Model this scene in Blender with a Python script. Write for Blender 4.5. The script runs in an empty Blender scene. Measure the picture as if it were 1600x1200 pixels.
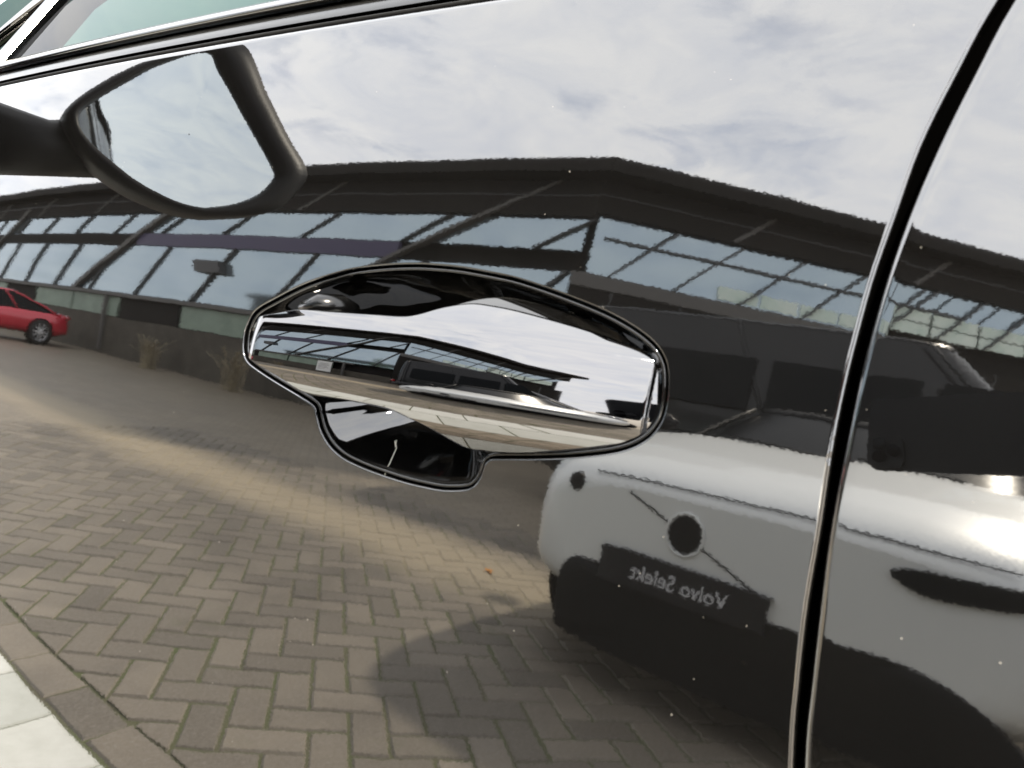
import bpy, bmesh, math, random
import numpy as np
from mathutils import Vector, Matrix
random.seed(7); rng = np.random.RandomState(3)
R = math.radians
scene = bpy.context.scene

# ------------------------------------------------------------------ camera
CAM = Vector((0.0, -0.34, 1.06))
yaw, pitch, roll = R(26), 0.0, R(10)
Fw = Vector((-math.sin(yaw) * math.cos(pitch), math.cos(yaw) * math.cos(pitch), math.sin(pitch)))
R0 = Vector((math.cos(yaw), math.sin(yaw), 0)); U0 = R0.cross(Fw)
CR = R0 * math.cos(roll) + U0 * math.sin(roll)
CU = -R0 * math.sin(roll) + U0 * math.cos(roll)
cd = bpy.data.cameras.new('camera'); cam = bpy.data.objects.new('camera', cd)
scene.collection.objects.link(cam); scene.camera = cam
cd.sensor_width = 36; cd.lens = 36 * 1150 / 1600
cd.clip_start = 0.02; cd.clip_end = 3000
cam.matrix_world = Matrix(((CR.x, CU.x, -Fw.x, CAM.x), (CR.y, CU.y, -Fw.y, CAM.y), (CR.z, CU.z, -Fw.z, CAM.z), (0, 0, 0, 1)))
cd.dof.use_dof = True; cd.dof.focus_distance = 0.70; cd.dof.aperture_fstop = 14

# ------------------------------------------------------------------ light
SH_, CH_ = -math.sin(R(21)), math.cos(R(21))   # horizontal direction towards the sun: over the building, a little rearward
SUN_EL = R(44)
sd = Vector((-SH_ * math.cos(SUN_EL), -CH_ * math.cos(SUN_EL), math.sin(SUN_EL)))
sl = bpy.data.lights.new('sun', 'SUN'); sl.energy = 3.0; sl.angle = R(2.5); sl.color = (1.0, 0.90, 0.74)
so = bpy.data.objects.new('sun', sl); scene.collection.objects.link(so)
so.rotation_euler = sd.to_track_quat('Z', 'Y').to_euler(); so.location = (-10, -25, 25)

w = bpy.data.worlds.new('World'); scene.world = w; w.use_nodes = True
nt = w.node_tree; nt.nodes.clear()
def N(t, typ, **kw):
    n = t.nodes.new(typ)
    for k, v in kw.items(): setattr(n, k, v)
    return n
def mathn(t, op, a, b=None, clamp=False):
    n = t.nodes.new('ShaderNodeMath'); n.operation = op; n.use_clamp = clamp
    for i, v in enumerate((a, b)):
        if v is None: continue
        if isinstance(v, (int, float)): n.inputs[i].default_value = v
        else: t.links.new(v, n.inputs[i])
    return n.outputs[0]
def ramp(t, fac, stops):
    n = t.nodes.new('ShaderNodeValToRGB'); t.links.new(fac, n.inputs[0])
    e = n.color_ramp.elements
    while len(e) < len(stops): e.new(0.5)
    for k, (p, c) in enumerate(stops):
        e[k].position = p
        e[k].color = (c, c, c, 1) if isinstance(c, (int, float)) else (*c, 1)
    return n.outputs[0]
def noise(t, vec, scale, detail=4, rough=0.55, dist=0.0):
    n = t.nodes.new('ShaderNodeTexNoise'); n.inputs['Scale'].default_value = scale
    n.inputs['Detail'].default_value = detail; n.inputs['Roughness'].default_value = rough
    n.inputs['Distortion'].default_value = dist
    if vec is not None: t.links.new(vec, n.inputs['Vector'])
    return n
def mix(t, fac, a, b, mode='MIX'):
    n = t.nodes.new('ShaderNodeMix'); n.data_type = 'RGBA'; n.blend_type = mode
    for s, v in ((n.inputs[0], fac), (n.inputs[6], a), (n.inputs[7], b)):
        if isinstance(v, (int, float)): s.default_value = v
        elif isinstance(v, tuple): s.default_value = (*v[:3], 1)
        else: t.links.new(v, s)
    return n.outputs[2]
sky = N(nt, 'ShaderNodeTexSky', sky_type='NISHITA', sun_disc=False)
sky.sun_elevation = SUN_EL; sky.sun_rotation = math.atan2(sd.x, sd.y)
tc = N(nt, 'ShaderNodeTexCoord'); sep = N(nt, 'ShaderNodeSeparateXYZ')
nt.links.new(tc.outputs['Generated'], sep.inputs[0])
den = mathn(nt, 'ADD', mathn(nt, 'MAXIMUM', sep.outputs[2], 0.0), 0.18)
comb = N(nt, 'ShaderNodeCombineXYZ')
nt.links.new(mathn(nt, 'DIVIDE', sep.outputs[0], den), comb.inputs[0])
nt.links.new(mathn(nt, 'DIVIDE', sep.outputs[1], den), comb.inputs[1])
big = noise(nt, comb.outputs[0], 1.5, 7, 0.6, 0.5)
fine = noise(nt, comb.outputs[0], 4.5, 6, 0.65, 0.8)
cover = ramp(nt, mathn(nt, 'ADD', mathn(nt, 'MULTIPLY', big.outputs[0], 0.7), mathn(nt, 'MULTIPLY', fine.outputs[0], 0.3)), [(0.31, 0.5), (0.45, 1.0)])
shade = ramp(nt, fine.outputs[0], [(0.3, (8.3, 8.6, 9.3)), (0.62, (10.2, 10.2, 10.2))])
scol = mix(nt, cover, sky.outputs[0], shade)
bg = N(nt, 'ShaderNodeBackground'); bg.inputs[1].default_value = 0.1
wo = N(nt, 'ShaderNodeOutputWorld')
nt.links.new(scol, bg.inputs[0]); nt.links.new(bg.outputs[0], wo.inputs[0])

vs = scene.view_settings
vs.view_transform = 'Standard'; vs.look = 'None'; vs.gamma = 1.0; vs.use_curve_mapping = False
vs.exposure = 2.08
scene.render.engine = 'CYCLES'
scene.cycles.use_denoising = True
scene.cycles.max_bounces = 10; scene.cycles.glossy_bounces = 8; scene.cycles.transparent_max_bounces = 12
scene.cycles.caustics_reflective = False; scene.cycles.caustics_refractive = False
scene.cycles.sample_clamp_indirect = 8

# ------------------------------------------------------------------ materials
MATS = {}
def mat(name, col, rough=0.5, metal=0.0, ior=1.5, spec=0.5, coat=0.0, build=None):
    m = bpy.data.materials.new(name); m.use_nodes = True
    t = m.node_tree; b = t.nodes['Principled BSDF']
    b.inputs['Base Color'].default_value = (*col, 1); b.inputs['Roughness'].default_value = rough
    b.inputs['Metallic'].default_value = metal; b.inputs['IOR'].default_value = ior
    b.inputs['Specular IOR Level'].default_value = spec; b.inputs['Coat Weight'].default_value = coat
    b.inputs['Coat Roughness'].default_value = 0.03
    if build: build(t, b)
    MATS[name] = m
    return m
def objco(t):
    return t.nodes.new('ShaderNodeTexCoord').outputs['Object']
def wavy(t, b, fine_s, fine_a, low_s, low_a, stretch=1.0):
    # orange peel: a small random lean of the lacquer normal, fine and coarse
    co = objco(t)
    mp = t.nodes.new('ShaderNodeMapping'); mp.inputs['Scale'].default_value = (1, 1, stretch)
    t.links.new(co, mp.inputs[0])
    n1 = noise(t, mp.outputs[0], fine_s, 2, 0.5); n2 = noise(t, co, low_s, 1, 0.5)
    g = t.nodes.new('ShaderNodeNewGeometry')
    def off(n, a):
        s = t.nodes.new('ShaderNodeVectorMath'); s.operation = 'SUBTRACT'; t.links.new(n.outputs['Color'], s.inputs[0]); s.inputs[1].default_value = (.5, .5, .5)
        k = t.nodes.new('ShaderNodeVectorMath'); k.operation = 'SCALE'; t.links.new(s.outputs[0], k.inputs[0]); k.inputs['Scale'].default_value = a
        return k.outputs[0]
    v = g.outputs['Normal']
    for o in (off(n1, fine_a), off(n2, low_a)):
        a = t.nodes.new('ShaderNodeVectorMath'); a.operation = 'ADD'; t.links.new(v, a.inputs[0]); t.links.new(o, a.inputs[1]); v = a.outputs[0]
    nn = t.nodes.new('ShaderNodeVectorMath'); nn.operation = 'NORMALIZE'; t.links.new(v, nn.inputs[0])
    t.links.new(nn.outputs[0], b.inputs['Normal'])
    return co
def dusty(t, b, co, amount=0.004, specks=0.3):
    # a film of dust and scattered specks over the lacquer
    d = t.nodes.new('ShaderNodeBsdfDiffuse'); d.inputs[0].default_value = (0.55, 0.52, 0.46, 1)
    n = noise(t, co, 9, 4, 0.6)
    vor = t.nodes.new('ShaderNodeTexVoronoi'); vor.inputs['Scale'].default_value = 120; t.links.new(co, vor.inputs['Vector'])
    rnd = t.nodes.new('ShaderNodeSeparateColor'); t.links.new(vor.outputs['Color'], rnd.inputs[0])
    sz = mathn(t, 'MULTIPLY', mathn(t, 'POWER', rnd.outputs[0], 2.5), 0.06)
    sp = mathn(t, 'MULTIPLY', mathn(t, 'LESS_THAN', vor.outputs['Distance'], sz), mathn(t, 'GREATER_THAN', rnd.outputs[1], specks))
    f = mathn(t, 'ADD', mathn(t, 'MULTIPLY', n.outputs[0], amount), mathn(t, 'MULTIPLY', sp, 0.22), True)
    ms = t.nodes.new('ShaderNodeMixShader'); t.links.new(f, ms.inputs[0])
    t.links.new(b.outputs[0], ms.inputs[1]); t.links.new(d.outputs[0], ms.inputs[2])
    t.links.new(ms.outputs[0], t.nodes['Material Output'].inputs[0])
def b_paint(t, b):
    co = wavy(t, b, 640, 0.0062, 24, 0.0034, 1.4); dusty(t, b, co)
mat('black_paint', (0.0012, 0.0012, 0.0013), 0.022, 0, 2.3, 0.5, build=b_paint)
def b_cup(t, b):
    co = wavy(t, b, 200, 0.004, 20, 0.004); dusty(t, b, co, 0.004, 0.8)
mat('black_cup', (0.001, 0.001, 0.001), 0.02, 0, 1.8, 0.5, build=b_cup)
def b_chrome(t, b):
    co = wavy(t, b, 60, 0.002, 12, 0.006)
    n = noise(t, co, 40, 5, 0.7); 
    t.links.new(ramp(t, n.outputs[0], [(0.45, 0.012), (0.75, 0.05)]), b.inputs['Roughness'])
mat('chrome', (0.175, 0.173, 0.174), 0.015, 1.0, build=b_chrome)
mat('chrome_trim', (0.14, 0.14, 0.14), 0.16, 1.0)
mat('rubber', (0.005, 0.005, 0.005), 0.5)
mat('gloss_black', (0.002, 0.002, 0.002), 0.2, ior=1.45)
mat('plastic_black', (0.0035, 0.0035, 0.004), 0.45, spec=0.2)
mat('cavity', (0.0006, 0.0006, 0.0006), 0.9, spec=0.0)
mat('mirror_glass', (0.70, 0.76, 0.78), 0.01, 1.0)
mat('trim_fabric', (0.05, 0.05, 0.052), 0.9)
mat('seat_cloth', (0.10, 0.105, 0.11), 0.85)
def b_glass(t, b):
    t.nodes.remove(b)
    tr = t.nodes.new('ShaderNodeBsdfTransparent'); tr.inputs[0].default_value = (0.19, 0.27, 0.25, 1)
    gl = t.nodes.new('ShaderNodeBsdfGlossy'); gl.inputs['Roughness'].default_value = 0.0
    fr = t.nodes.new('ShaderNodeFresnel'); fr.inputs[0].default_value = 1.25
    ms = t.nodes.new('ShaderNodeMixShader'); t.links.new(mathn(t, 'MULTIPLY', fr.outputs[0], 0.6), ms.inputs[0]); t.links.new(tr.outputs[0], ms.inputs[1]); t.links.new(gl.outputs[0], ms.inputs[2])
    t.links.new(ms.outputs[0], t.nodes['Material Output'].inputs[0])
m = bpy.data.materials.new('window_glass'); m.use_nodes = True; b_glass(m.node_tree, m.node_tree.nodes['Principled BSDF']); MATS['window_glass'] = m

def varied(c1, c2, scale, detail=6, bump=0.0, rough2=None):
    def f(t, b):
        co = objco(t); n = noise(t, co, scale, detail, 0.65)
        t.links.new(mix(t, ramp(t, n.outputs[0], [(0.3, 0.0), (0.7, 1.0)]), c1, c2), b.inputs['Base Color'])
        if bump:
            bn = t.nodes.new('ShaderNodeBump'); bn.inputs['Strength'].default_value = 0.6; bn.inputs['Distance'].default_value = bump
            n2 = noise(t, co, scale * 6, 5, 0.7); t.links.new(n2.outputs[0], bn.inputs['Height']); t.links.new(bn.outputs[0], b.inputs['Normal'])
    return f
def tan_strip(t, co, c):
    # a lighter tan strip tinted into the paving along the drive, parallel to the edging
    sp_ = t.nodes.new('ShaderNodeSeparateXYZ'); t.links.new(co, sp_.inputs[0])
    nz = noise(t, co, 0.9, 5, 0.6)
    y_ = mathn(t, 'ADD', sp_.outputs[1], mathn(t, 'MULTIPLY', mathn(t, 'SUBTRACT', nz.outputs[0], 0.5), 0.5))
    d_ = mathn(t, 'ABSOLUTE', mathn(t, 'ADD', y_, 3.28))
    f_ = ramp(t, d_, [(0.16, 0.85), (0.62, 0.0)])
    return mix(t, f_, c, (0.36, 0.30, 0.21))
def b_brick(t, b):
    co = t.nodes.new('ShaderNodeNewGeometry').outputs['Position']
    oi = t.nodes.new('ShaderNodeObjectInfo')
    n = noise(t, co, 7, 8, 0.7); n2 = noise(t, co, 90, 4, 0.8)
    at = t.nodes.new('ShaderNodeAttribute'); at.attribute_name = 'tone'; at.attribute_type = 'GEOMETRY'
    tone = mathn(t, 'ADD', at.outputs['Fac'], oi.outputs['Random'])
    c = mix(t, mathn(t, 'FRACT', mathn(t, 'MULTIPLY', tone, 7.13)), (0.118, 0.100, 0.076), (0.225, 0.190, 0.146))
    c = mix(t, ramp(t, n.outputs[0], [(0.35, 0.0), (0.75, 0.55)]), c, (0.15, 0.13, 0.105))
    c = mix(t, ramp(t, n2.outputs[0], [(0.45, 0.0), (0.8, 0.5)]), c, (0.40, 0.37, 0.33))
    n3 = noise(t, co, 1.1, 6, 0.65, 0.6)     # old tyre and oil stains
    c = mix(t, ramp(t, n3.outputs[0], [(0.48, 0.0), (0.72, 0.55)]), c, (0.07, 0.06, 0.048))
    c = tan_strip(t, co, c)
    n4 = noise(t, co, 2.3, 5, 0.7)            # moss creeping over the edges
    c = mix(t, ramp(t, n4.outputs[0], [(0.60, 0.0), (0.78, 0.4)]), c, (0.10, 0.11, 0.045))
    t.links.new(c, b.inputs['Base Color'])
    bn = t.nodes.new('ShaderNodeBump'); bn.inputs['Strength'].default_value = 0.7; bn.inputs['Distance'].default_value = 0.004
    t.links.new(n2.outputs[0], bn.inputs['Height']); t.links.new(bn.outputs[0], b.inputs['Normal'])
mat('brick', (0.3, 0.27, 0.23), 0.55, build=b_brick)
def b_tile(t, b):
    co = t.nodes.new('ShaderNodeNewGeometry').outputs['Position']
    oi = t.nodes.new('ShaderNodeObjectInfo')
    n = noise(t, co, 11, 8, 0.7)
    c = mix(t, oi.outputs['Random'], (0.52, 0.53, 0.49), (0.66, 0.66, 0.62))
    c = mix(t, ramp(t, n.outputs[0], [(0.4, 0.0), (0.8, 0.5)]), c, (0.36, 0.37, 0.32))
    t.links.new(c, b.inputs['Base Color'])
mat('tile', (0.6, 0.6, 0.57), 0.8, build=b_tile)
def b_joint(t, b):
    co = t.nodes.new('ShaderNodeNewGeometry').outputs['Position']; n = noise(t, co, 5, 6, 0.65)
    t.links.new(tan_strip(t, co, mix(t, ramp(t, n.outputs[0], [(0.3, 0.0), (0.7, 1.0)]), (0.11, 0.095, 0.065), (0.075, 0.10, 0.03))), b.inputs['Base Color'])
mat('joint', (0.06, 0.065, 0.03), 0.95, build=b_joint)
def b_far(t, b):
    co = t.nodes.new('ShaderNodeNewGeometry').outputs['Position']
    mp = t.nodes.new('ShaderNodeMapping'); mp.inputs['Rotation'].default_value = (0, 0, R(45)); t.links.new(co, mp.inputs[0])
    br = t.nodes.new('ShaderNodeTexBrick'); t.links.new(mp.outputs[0], br.inputs[0])
    br.inputs['Color1'].default_value = (0.235, 0.194, 0.145, 1); br.inputs['Color2'].default_value = (0.30, 0.252, 0.195, 1); br.inputs['Mortar'].default_value = (0.10, 0.095, 0.06, 1)
    br.inputs['Scale'].default_value = 1.0; br.inputs['Brick Width'].default_value = 0.21; br.inputs['Row Height'].default_value = 0.105; br.inputs['Mortar Size'].default_value = 0.006
    n = noise(t, co, 0.6, 8, 0.7)
    c = tan_strip(t, co, mix(t, ramp(t, n.outputs[0], [(0.35, 0.0), (0.75, 0.5)]), br.outputs[0], (0.16, 0.14, 0.115)))
    t.links.new(c, b.inputs['Base Color'])
mat('far_paving', (0.28, 0.25, 0.21), 0.5, build=b_far)

def b_clad(t, b):
    co = objco(t); n = noise(t, co, 1.2, 5, 0.6)
    t.links.new(mix(t, n.outputs[0], (0.014, 0.013, 0.012), (0.024, 0.022, 0.020)), b.inputs['Base Color'])
mat('cladding', (0.035, 0.033, 0.03), 0.85, spec=0.12, build=b_clad)
def b_fglass(t, b):
    co = objco(t); n = noise(t, co, 0.5, 3, 0.6)
    t.links.new(mix(t, n.outputs[0], (0.34, 0.42, 0.47), (0.46, 0.54, 0.59)), b.inputs['Base Color'])
mat('facade_glass', (0.25, 0.33, 0.38), 0.06, 0.85, build=b_fglass)
mat('mullion', (0.05, 0.05, 0.052), 0.5)
mat('post', (0.12, 0.115, 0.11), 0.7, spec=0.3)
mat('purple_band', (0.055, 0.045, 0.10), 0.5)
mat('lit_blind', (0.7, 0.8, 0.74), 0.7, build=varied((0.58, 0.72, 0.64), (0.80, 0.88, 0.82), 2.5))
mat('green_panel', (0.2, 0.26, 0.2), 0.5, build=varied((0.16, 0.22, 0.17), (0.26, 0.33, 0.27), 1.5))
mat('plinth', (0.08, 0.072, 0.06), 0.8, spec=0.2, build=varied((0.06, 0.054, 0.044), (0.10, 0.09, 0.075), 2))
mat('pale_panel', (0.45, 0.56, 0.6), 0.5, build=varied((0.40, 0.50, 0.55), (0.5, 0.6, 0.64), 1.2))
mat('silver_paint', (0.68, 0.69, 0.68), 0.34, 0.1, coat=0.35)
mat('red_paint', (0.55, 0.012, 0.035), 0.25, 0.2, coat=1.0)
mat('dark_paint', (0.006, 0.006, 0.007), 0.3, 0.0, spec=0.3, coat=0.25)
mat('grey_paint', (0.12, 0.125, 0.13), 0.25, 0.4, coat=1.0)
mat('car_glass', (0.004, 0.005, 0.006), 0.3, 0.0, ior=1.2)
mat('tyre', (0.014, 0.014, 0.014), 0.8)
mat('alloy', (0.5, 0.5, 0.51), 0.25, 0.9)
mat('lamp_glass', (0.55, 0.57, 0.6), 0.08, 0.6, coat=1.0)
mat('red_lamp', (0.3, 0.005, 0.008), 0.1, coat=1.0)
mat('amber_lamp', (0.6, 0.2, 0.02), 0.15, coat=1.0)
mat('lettering', (0.62, 0.62, 0.64), 0.5)
mat('plate', (0.012, 0.012, 0.013), 0.5, spec=0.3)
mat('skin', (0.42, 0.2, 0.15), 0.5)
mat('jacket', (0.012, 0.014, 0.02), 0.85)
mat('trousers', (0.012, 0.012, 0.015), 0.85)
mat('hair', (0.03, 0.02, 0.014), 0.6)
mat('shoe', (0.02, 0.018, 0.016), 0.5)
mat('phone_body', (0.055, 0.058, 0.065), 0.3, 0.5)
mat('lens', (0.004, 0.004, 0.006), 0.02, ior=1.8)
mat('paper', (0.75, 0.75, 0.74), 0.6)
mat('print_grey', (0.2, 0.2, 0.21), 0.6)
mat('bark', (0.10, 0.075, 0.055), 0.9, build=varied((0.07, 0.05, 0.035), (0.15, 0.115, 0.085), 9, bump=0.01))
def b_leaf(t, b):
    at = t.nodes.new('ShaderNodeAttribute'); at.attribute_name = 'tone'
    t.links.new(mix(t, at.outputs['Fac'], (0.035, 0.07, 0.018), (0.10, 0.16, 0.04)), b.inputs['Base Color'])
mat('leaf', (0.06, 0.11, 0.03), 0.6, build=b_leaf)
mat('straw', (0.33, 0.28, 0.19), 0.9)
mat('scratch', (0.62, 0.6, 0.52), 0.7)

# ------------------------------------------------------------------ mesh helpers
COL = scene.collection
def link(o, parent=None):
    COL.objects.link(o)
    if parent is not None: o.parent = parent
    return o
def tag(o, label=None, cat=None, group=None, kind=None):
    if label: o['label'] = label
    if cat: o['category'] = cat
    if group: o['group'] = group
    if kind: o['kind'] = kind
    return o
def empty(name, loc=(0, 0, 0), rz=0.0):
    o = bpy.data.objects.new(name, None); o.empty_display_size = 0.1
    o.location = loc; o.rotation_euler = (0, 0, rz)
    return link(o)
def mesh(name, V, F, material, parent=None, smooth=True, off=(0, 0, 0), sharp=None):
    me = bpy.data.meshes.new(name)
    V = np.asarray(V, float).reshape(-1, 3) - np.asarray(off, float)
    me.from_pydata(V.tolist(), [], [tuple(int(i) for i in f) for f in F]); me.update()
    me.materials.append(MATS[material])
    if smooth: me.shade_smooth()
    o = bpy.data.objects.new(name, me)
    if sharp is not None and smooth:
        me.set_sharp_from_angle(angle=R(sharp))
    return link(o, parent)
def grid_faces(ni, nj, ci=False, cj=False, flip=False, base=0):
    F = []
    for i in range(ni if ci else ni - 1):
        for j in range(nj if cj else nj - 1):
            a = i * nj + j; b = ((i + 1) % ni) * nj + j
            c = ((i + 1) % ni) * nj + (j + 1) % nj; d = i * nj + (j + 1) % nj
            F.append((base + a, base + d, base + c, base + b) if flip else (base + a, base + b, base + c, base + d))
    return F
class MB:
    """collects simple solids for ONE part"""
    def __init__(s): s.V = []; s.F = []
    def add(s, V, F):
        b = len(s.V); s.V += [tuple(map(float, v)) for v in V]; s.F += [tuple(i + b for i in f) for f in F]; return s
    def box(s, x0, x1, y0, y1, z0, z1):
        V = [(x, y, z) for x in (x0, x1) for y in (y0, y1) for z in (z0, z1)]
        return s.add(V, [(0, 1, 3, 2), (4, 6, 7, 5), (0, 4, 5, 1), (2, 3, 7, 6), (0, 2, 6, 4), (1, 5, 7, 3)])
    def tube(s, pts, rad, n=8, caps=True):
        pts = [Vector(p) for p in pts]; V = []
        rad = rad if isinstance(rad, (list, tuple)) else [rad] * len(pts)
        for i, p in enumerate(pts):
            d = (pts[min(i + 1, len(pts) - 1)] - pts[max(i - 1, 0)]).normalized()
            a = Vector((0, 0, 1)) if abs(d.z) < 0.9 else Vector((1, 0, 0))
            u = d.cross(a).normalized(); v = d.cross(u)
            for k in range(n):
                t = 2 * math.pi * k / n; V.append(p + u * math.cos(t) * rad[i] + v * math.sin(t) * rad[i])
        F = grid_faces(len(pts), n, False, True)
        if caps: F += [tuple(range(n - 1, -1, -1)), tuple((len(pts) - 1) * n + k for k in range(n))]
        return s.add(V, F)
    def prism(s, poly, axis_from, axis_to):
        """poly: list of 3-d points, extruded by (axis_to-axis_from)"""
        n = len(poly); d = Vector(axis_to) - Vector(axis_from)
        V = [Vector(p) for p in poly] + [Vector(p) + d for p in poly]
        F = [tuple(range(n)), tuple(range(2 * n - 1, n - 1, -1))] + [(i, (i + 1) % n + 0, (i + 1) % n + n, i + n) for i in range(n)]
        return s.add(V, F)
    def build(s, name, material, parent=None, smooth=False, off=(0, 0, 0), sharp=None):
        o = mesh(name, s.V, s.F, material, parent, smooth, off, sharp)
        bm = bmesh.new(); bm.from_mesh(o.data); bmesh.ops.recalc_face_normals(bm, faces=bm.faces); bm.to_mesh(o.data); bm.free()
        return o
def catmull(P, n, closed=True):
    P = np.asarray(P, float); m = len(P); out = []
    segs = m if closed else m - 1
    for i in range(segs):
        if closed: p0, p1, p2, p3 = P[(i - 1) % m], P[i], P[(i + 1) % m], P[(i + 2) % m]
        else: p0, p1, p2, p3 = P[max(i - 1, 0)], P[i], P[i + 1], P[min(i + 2, m - 1)]
        for k in range(8):
            t = k / 8
            out.append(0.5 * ((2 * p1) + (-p0 + p2) * t + (2 * p0 - 5 * p1 + 4 * p2 - p3) * t * t + (-p0 + 3 * p1 - 3 * p2 + p3) * t ** 3))
    if not closed: out.append(P[-1])
    out = np.array(out)
    Q = np.vstack([out, out[:1]]) if closed else out
    s = np.concatenate([[0], np.cumsum(np.linalg.norm(np.diff(Q, axis=0), axis=1))])
    t = np.linspace(0, s[-1], n + 1)[:-1] if closed else np.linspace(0, s[-1], n)
    return np.stack([np.interp(t, s, Q[:, k]) for k in range(P.shape[1])], 1)

# ================================================================== GROUND
def frame_sheet(name, X0, X1, Y0, Y1, x0, x1, y0, y1, z, material):
    V = [(X0, Y0, z), (X1, Y0, z), (X1, Y1, z), (X0, Y1, z), (x0, y0, z), (x1, y0, z), (x1, y1, z), (x0, y1, z)]
    return mesh(name, V, [(0, 1, 5, 4), (1, 2, 6, 5), (2, 3, 7, 6), (3, 0, 4, 7)], material, smooth=False)
BX0, BX1, BY0, BY1 = -7.0, 2.6, -4.4, -0.12
g = frame_sheet('pavement', -600, 600, -600, 600, BX0, BX1, BY0, BY1, -0.004, 'far_paving'); tag(g, kind='structure')
bed = mesh('paving_bed', [(BX0 - .02, BY0 - .02, -0.006), (BX1 + .02, BY0 - .02, -0.006), (BX1 + .02, BY1 + .02, -0.006), (BX0 - .02, BY1 + .02, -0.006)], [(0, 1, 2, 3)], 'joint', smooth=False)
tag(bed, kind='structure')

def paver_geo(L, W, h=0.03, ch=0.005):
    a, b = L / 2, W / 2
    V = [(-a, -b, -h), (a, -b, -h), (a, b, -h), (-a, b, -h), (-a, -b, -ch), (a, -b, -ch), (a, b, -ch), (-a, b, -ch),
         (-a + ch, -b + ch, 0), (a - ch, -b + ch, 0), (a - ch, b - ch, 0), (-a + ch, b - ch, 0)]
    F = [(8, 9, 10, 11)]
    for k in range(4):
        n = (k + 1) % 4; F += [(k, n, 4 + n, 4 + k), (4 + k, 4 + n, 8 + n, 8 + k)]
    return V, F
def shared(name, geo, material):
    me = bpy.data.meshes.new(name); me.from_pydata(geo[0], [], geo[1]); me.update(); me.materials.append(MATS[material]); return me
UW = 0.126
brick_me = [shared('brick', paver_geo(2 * UW - 0.008 + random.uniform(-.002, .002), UW - 0.008, ch=0.006 + k * .001), 'brick') for k in range(3)]
bricks = []
c45, s45 = math.cos(R(45)), math.sin(R(45))
for a in range(-120, 120):
    for b_ in range(-120, 120):
        k = (a - b_) % 4
        if k == 0: cx, cy, rz = a + 1.0, b_ + 0.5, 0.0
        elif k == 3: cx, cy, rz = a + 0.5, b_ + 1.0, math.pi / 2
        else: continue
        cx *= UW; cy *= UW
        x = -2.0 + cx * c45 - cy * s45; y = -2.4 + cx * s45 + cy * c45
        if BX0 - .1 < x < BX1 + .1 and BY0 - .1 < y < -0.79:
            bricks.append((x, y, rz + R(45)))
def vis(p):   # how large a paver shows: distance from the spot on the ground that the door mirrors best
    return math.hypot((p[0] + 1.9) * 0.8, (p[1] + 1.6))
def cut_brick(x, y, rz):
    # pavers sawn off along the edging course
    c, s = math.cos(rz), math.sin(rz); pvv = paver_geo(2 * UW - 0.008, UW - 0.008)
    bm = bmesh.new(); vs_ = [bm.verts.new((x + vx * c - vy * s, y + vx * s + vy * c, vz)) for vx, vy, vz in pvv[0]]
    for f_ in pvv[1]: bm.faces.new([vs_[i] for i in f_])
    bmesh.ops.bisect_plane(bm, geom=bm.verts[:] + bm.edges[:] + bm.faces[:], plane_co=(0, -0.869, 0), plane_no=(0, 1, 0), clear_outer=True)
    if len(bm.faces) > 2:
        me = bpy.data.meshes.new('cut_brick'); bm.to_mesh(me); me.materials.append(MATS['brick']); o = bpy.data.objects.new('cut_brick', me); link(o, bed)
        o.location = (0, 0, random.uniform(-.002, .001))
    bm.free()
for p in [p for p in bricks if p[1] > -0.869 - UW * 1.08]:
    bricks.remove(p); cut_brick(*p)
bricks.sort(key=vis)
for i, (x, y, rz) in enumerate(bricks[:300]):
    o = bpy.data.objects.new('brick', brick_me[i % 3]); link(o, bed)
    o.location = (x, y, random.uniform(-.002, .0015)); o.rotation_euler = (random.gauss(0, .006), random.gauss(0, .006), rz + random.gauss(0, .006))
rest = MB(); tones = []
pv = paver_geo(2 * UW - 0.008, UW - 0.008)
for x, y, rz in bricks[300:]:
    rz += random.gauss(0, .008); dz = random.uniform(-.002, .0015); c, s = math.cos(rz), math.sin(rz)
    rest.add([(x + vx * c - vy * s, y + vx * s + vy * c, vz + dz) for vx, vy, vz in pv[0]], pv[1])
    tones += [random.random()] * len(pv[0])
ro = mesh('brick_field', rest.V, rest.F, 'brick', bed, smooth=False)
at = ro.data.attributes.new('tone', 'FLOAT', 'POINT'); at.data.foreach_set('value', tones)
tag(ro, kind='stuff')
# edging course of pavers along the light strip
eme = shared('edging_brick', paver_geo(0.272, 0.14, ch=0.006), 'brick')
for k in range(34):
    o = bpy.data.objects.new('edging_brick', eme); link(o, bed)
    o.location = (BX0 + .1 + k * 0.28, -0.790 + random.gauss(0, .002), random.uniform(-.002, .001)); o.rotation_euler = (random.gauss(0, .006), random.gauss(0, .006), random.gauss(0, .008))
# light concrete tiles beside and below the car
tme = shared('concrete_tile', paver_geo(0.293, 0.293, ch=0.005), 'tile')
for r in range(2):
    for k in range(31):
        o = bpy.data.objects.new('concrete_tile', tme); link(o, bed)
        o.location = (BX0 + .15 + k * 0.3 + r * 0.15, -0.560 + r * 0.30, random.uniform(-.0015, .002)); o.rotation_euler = (random.gauss(0, .004), random.gauss(0, .004), random.gauss(0, .003))

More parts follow.
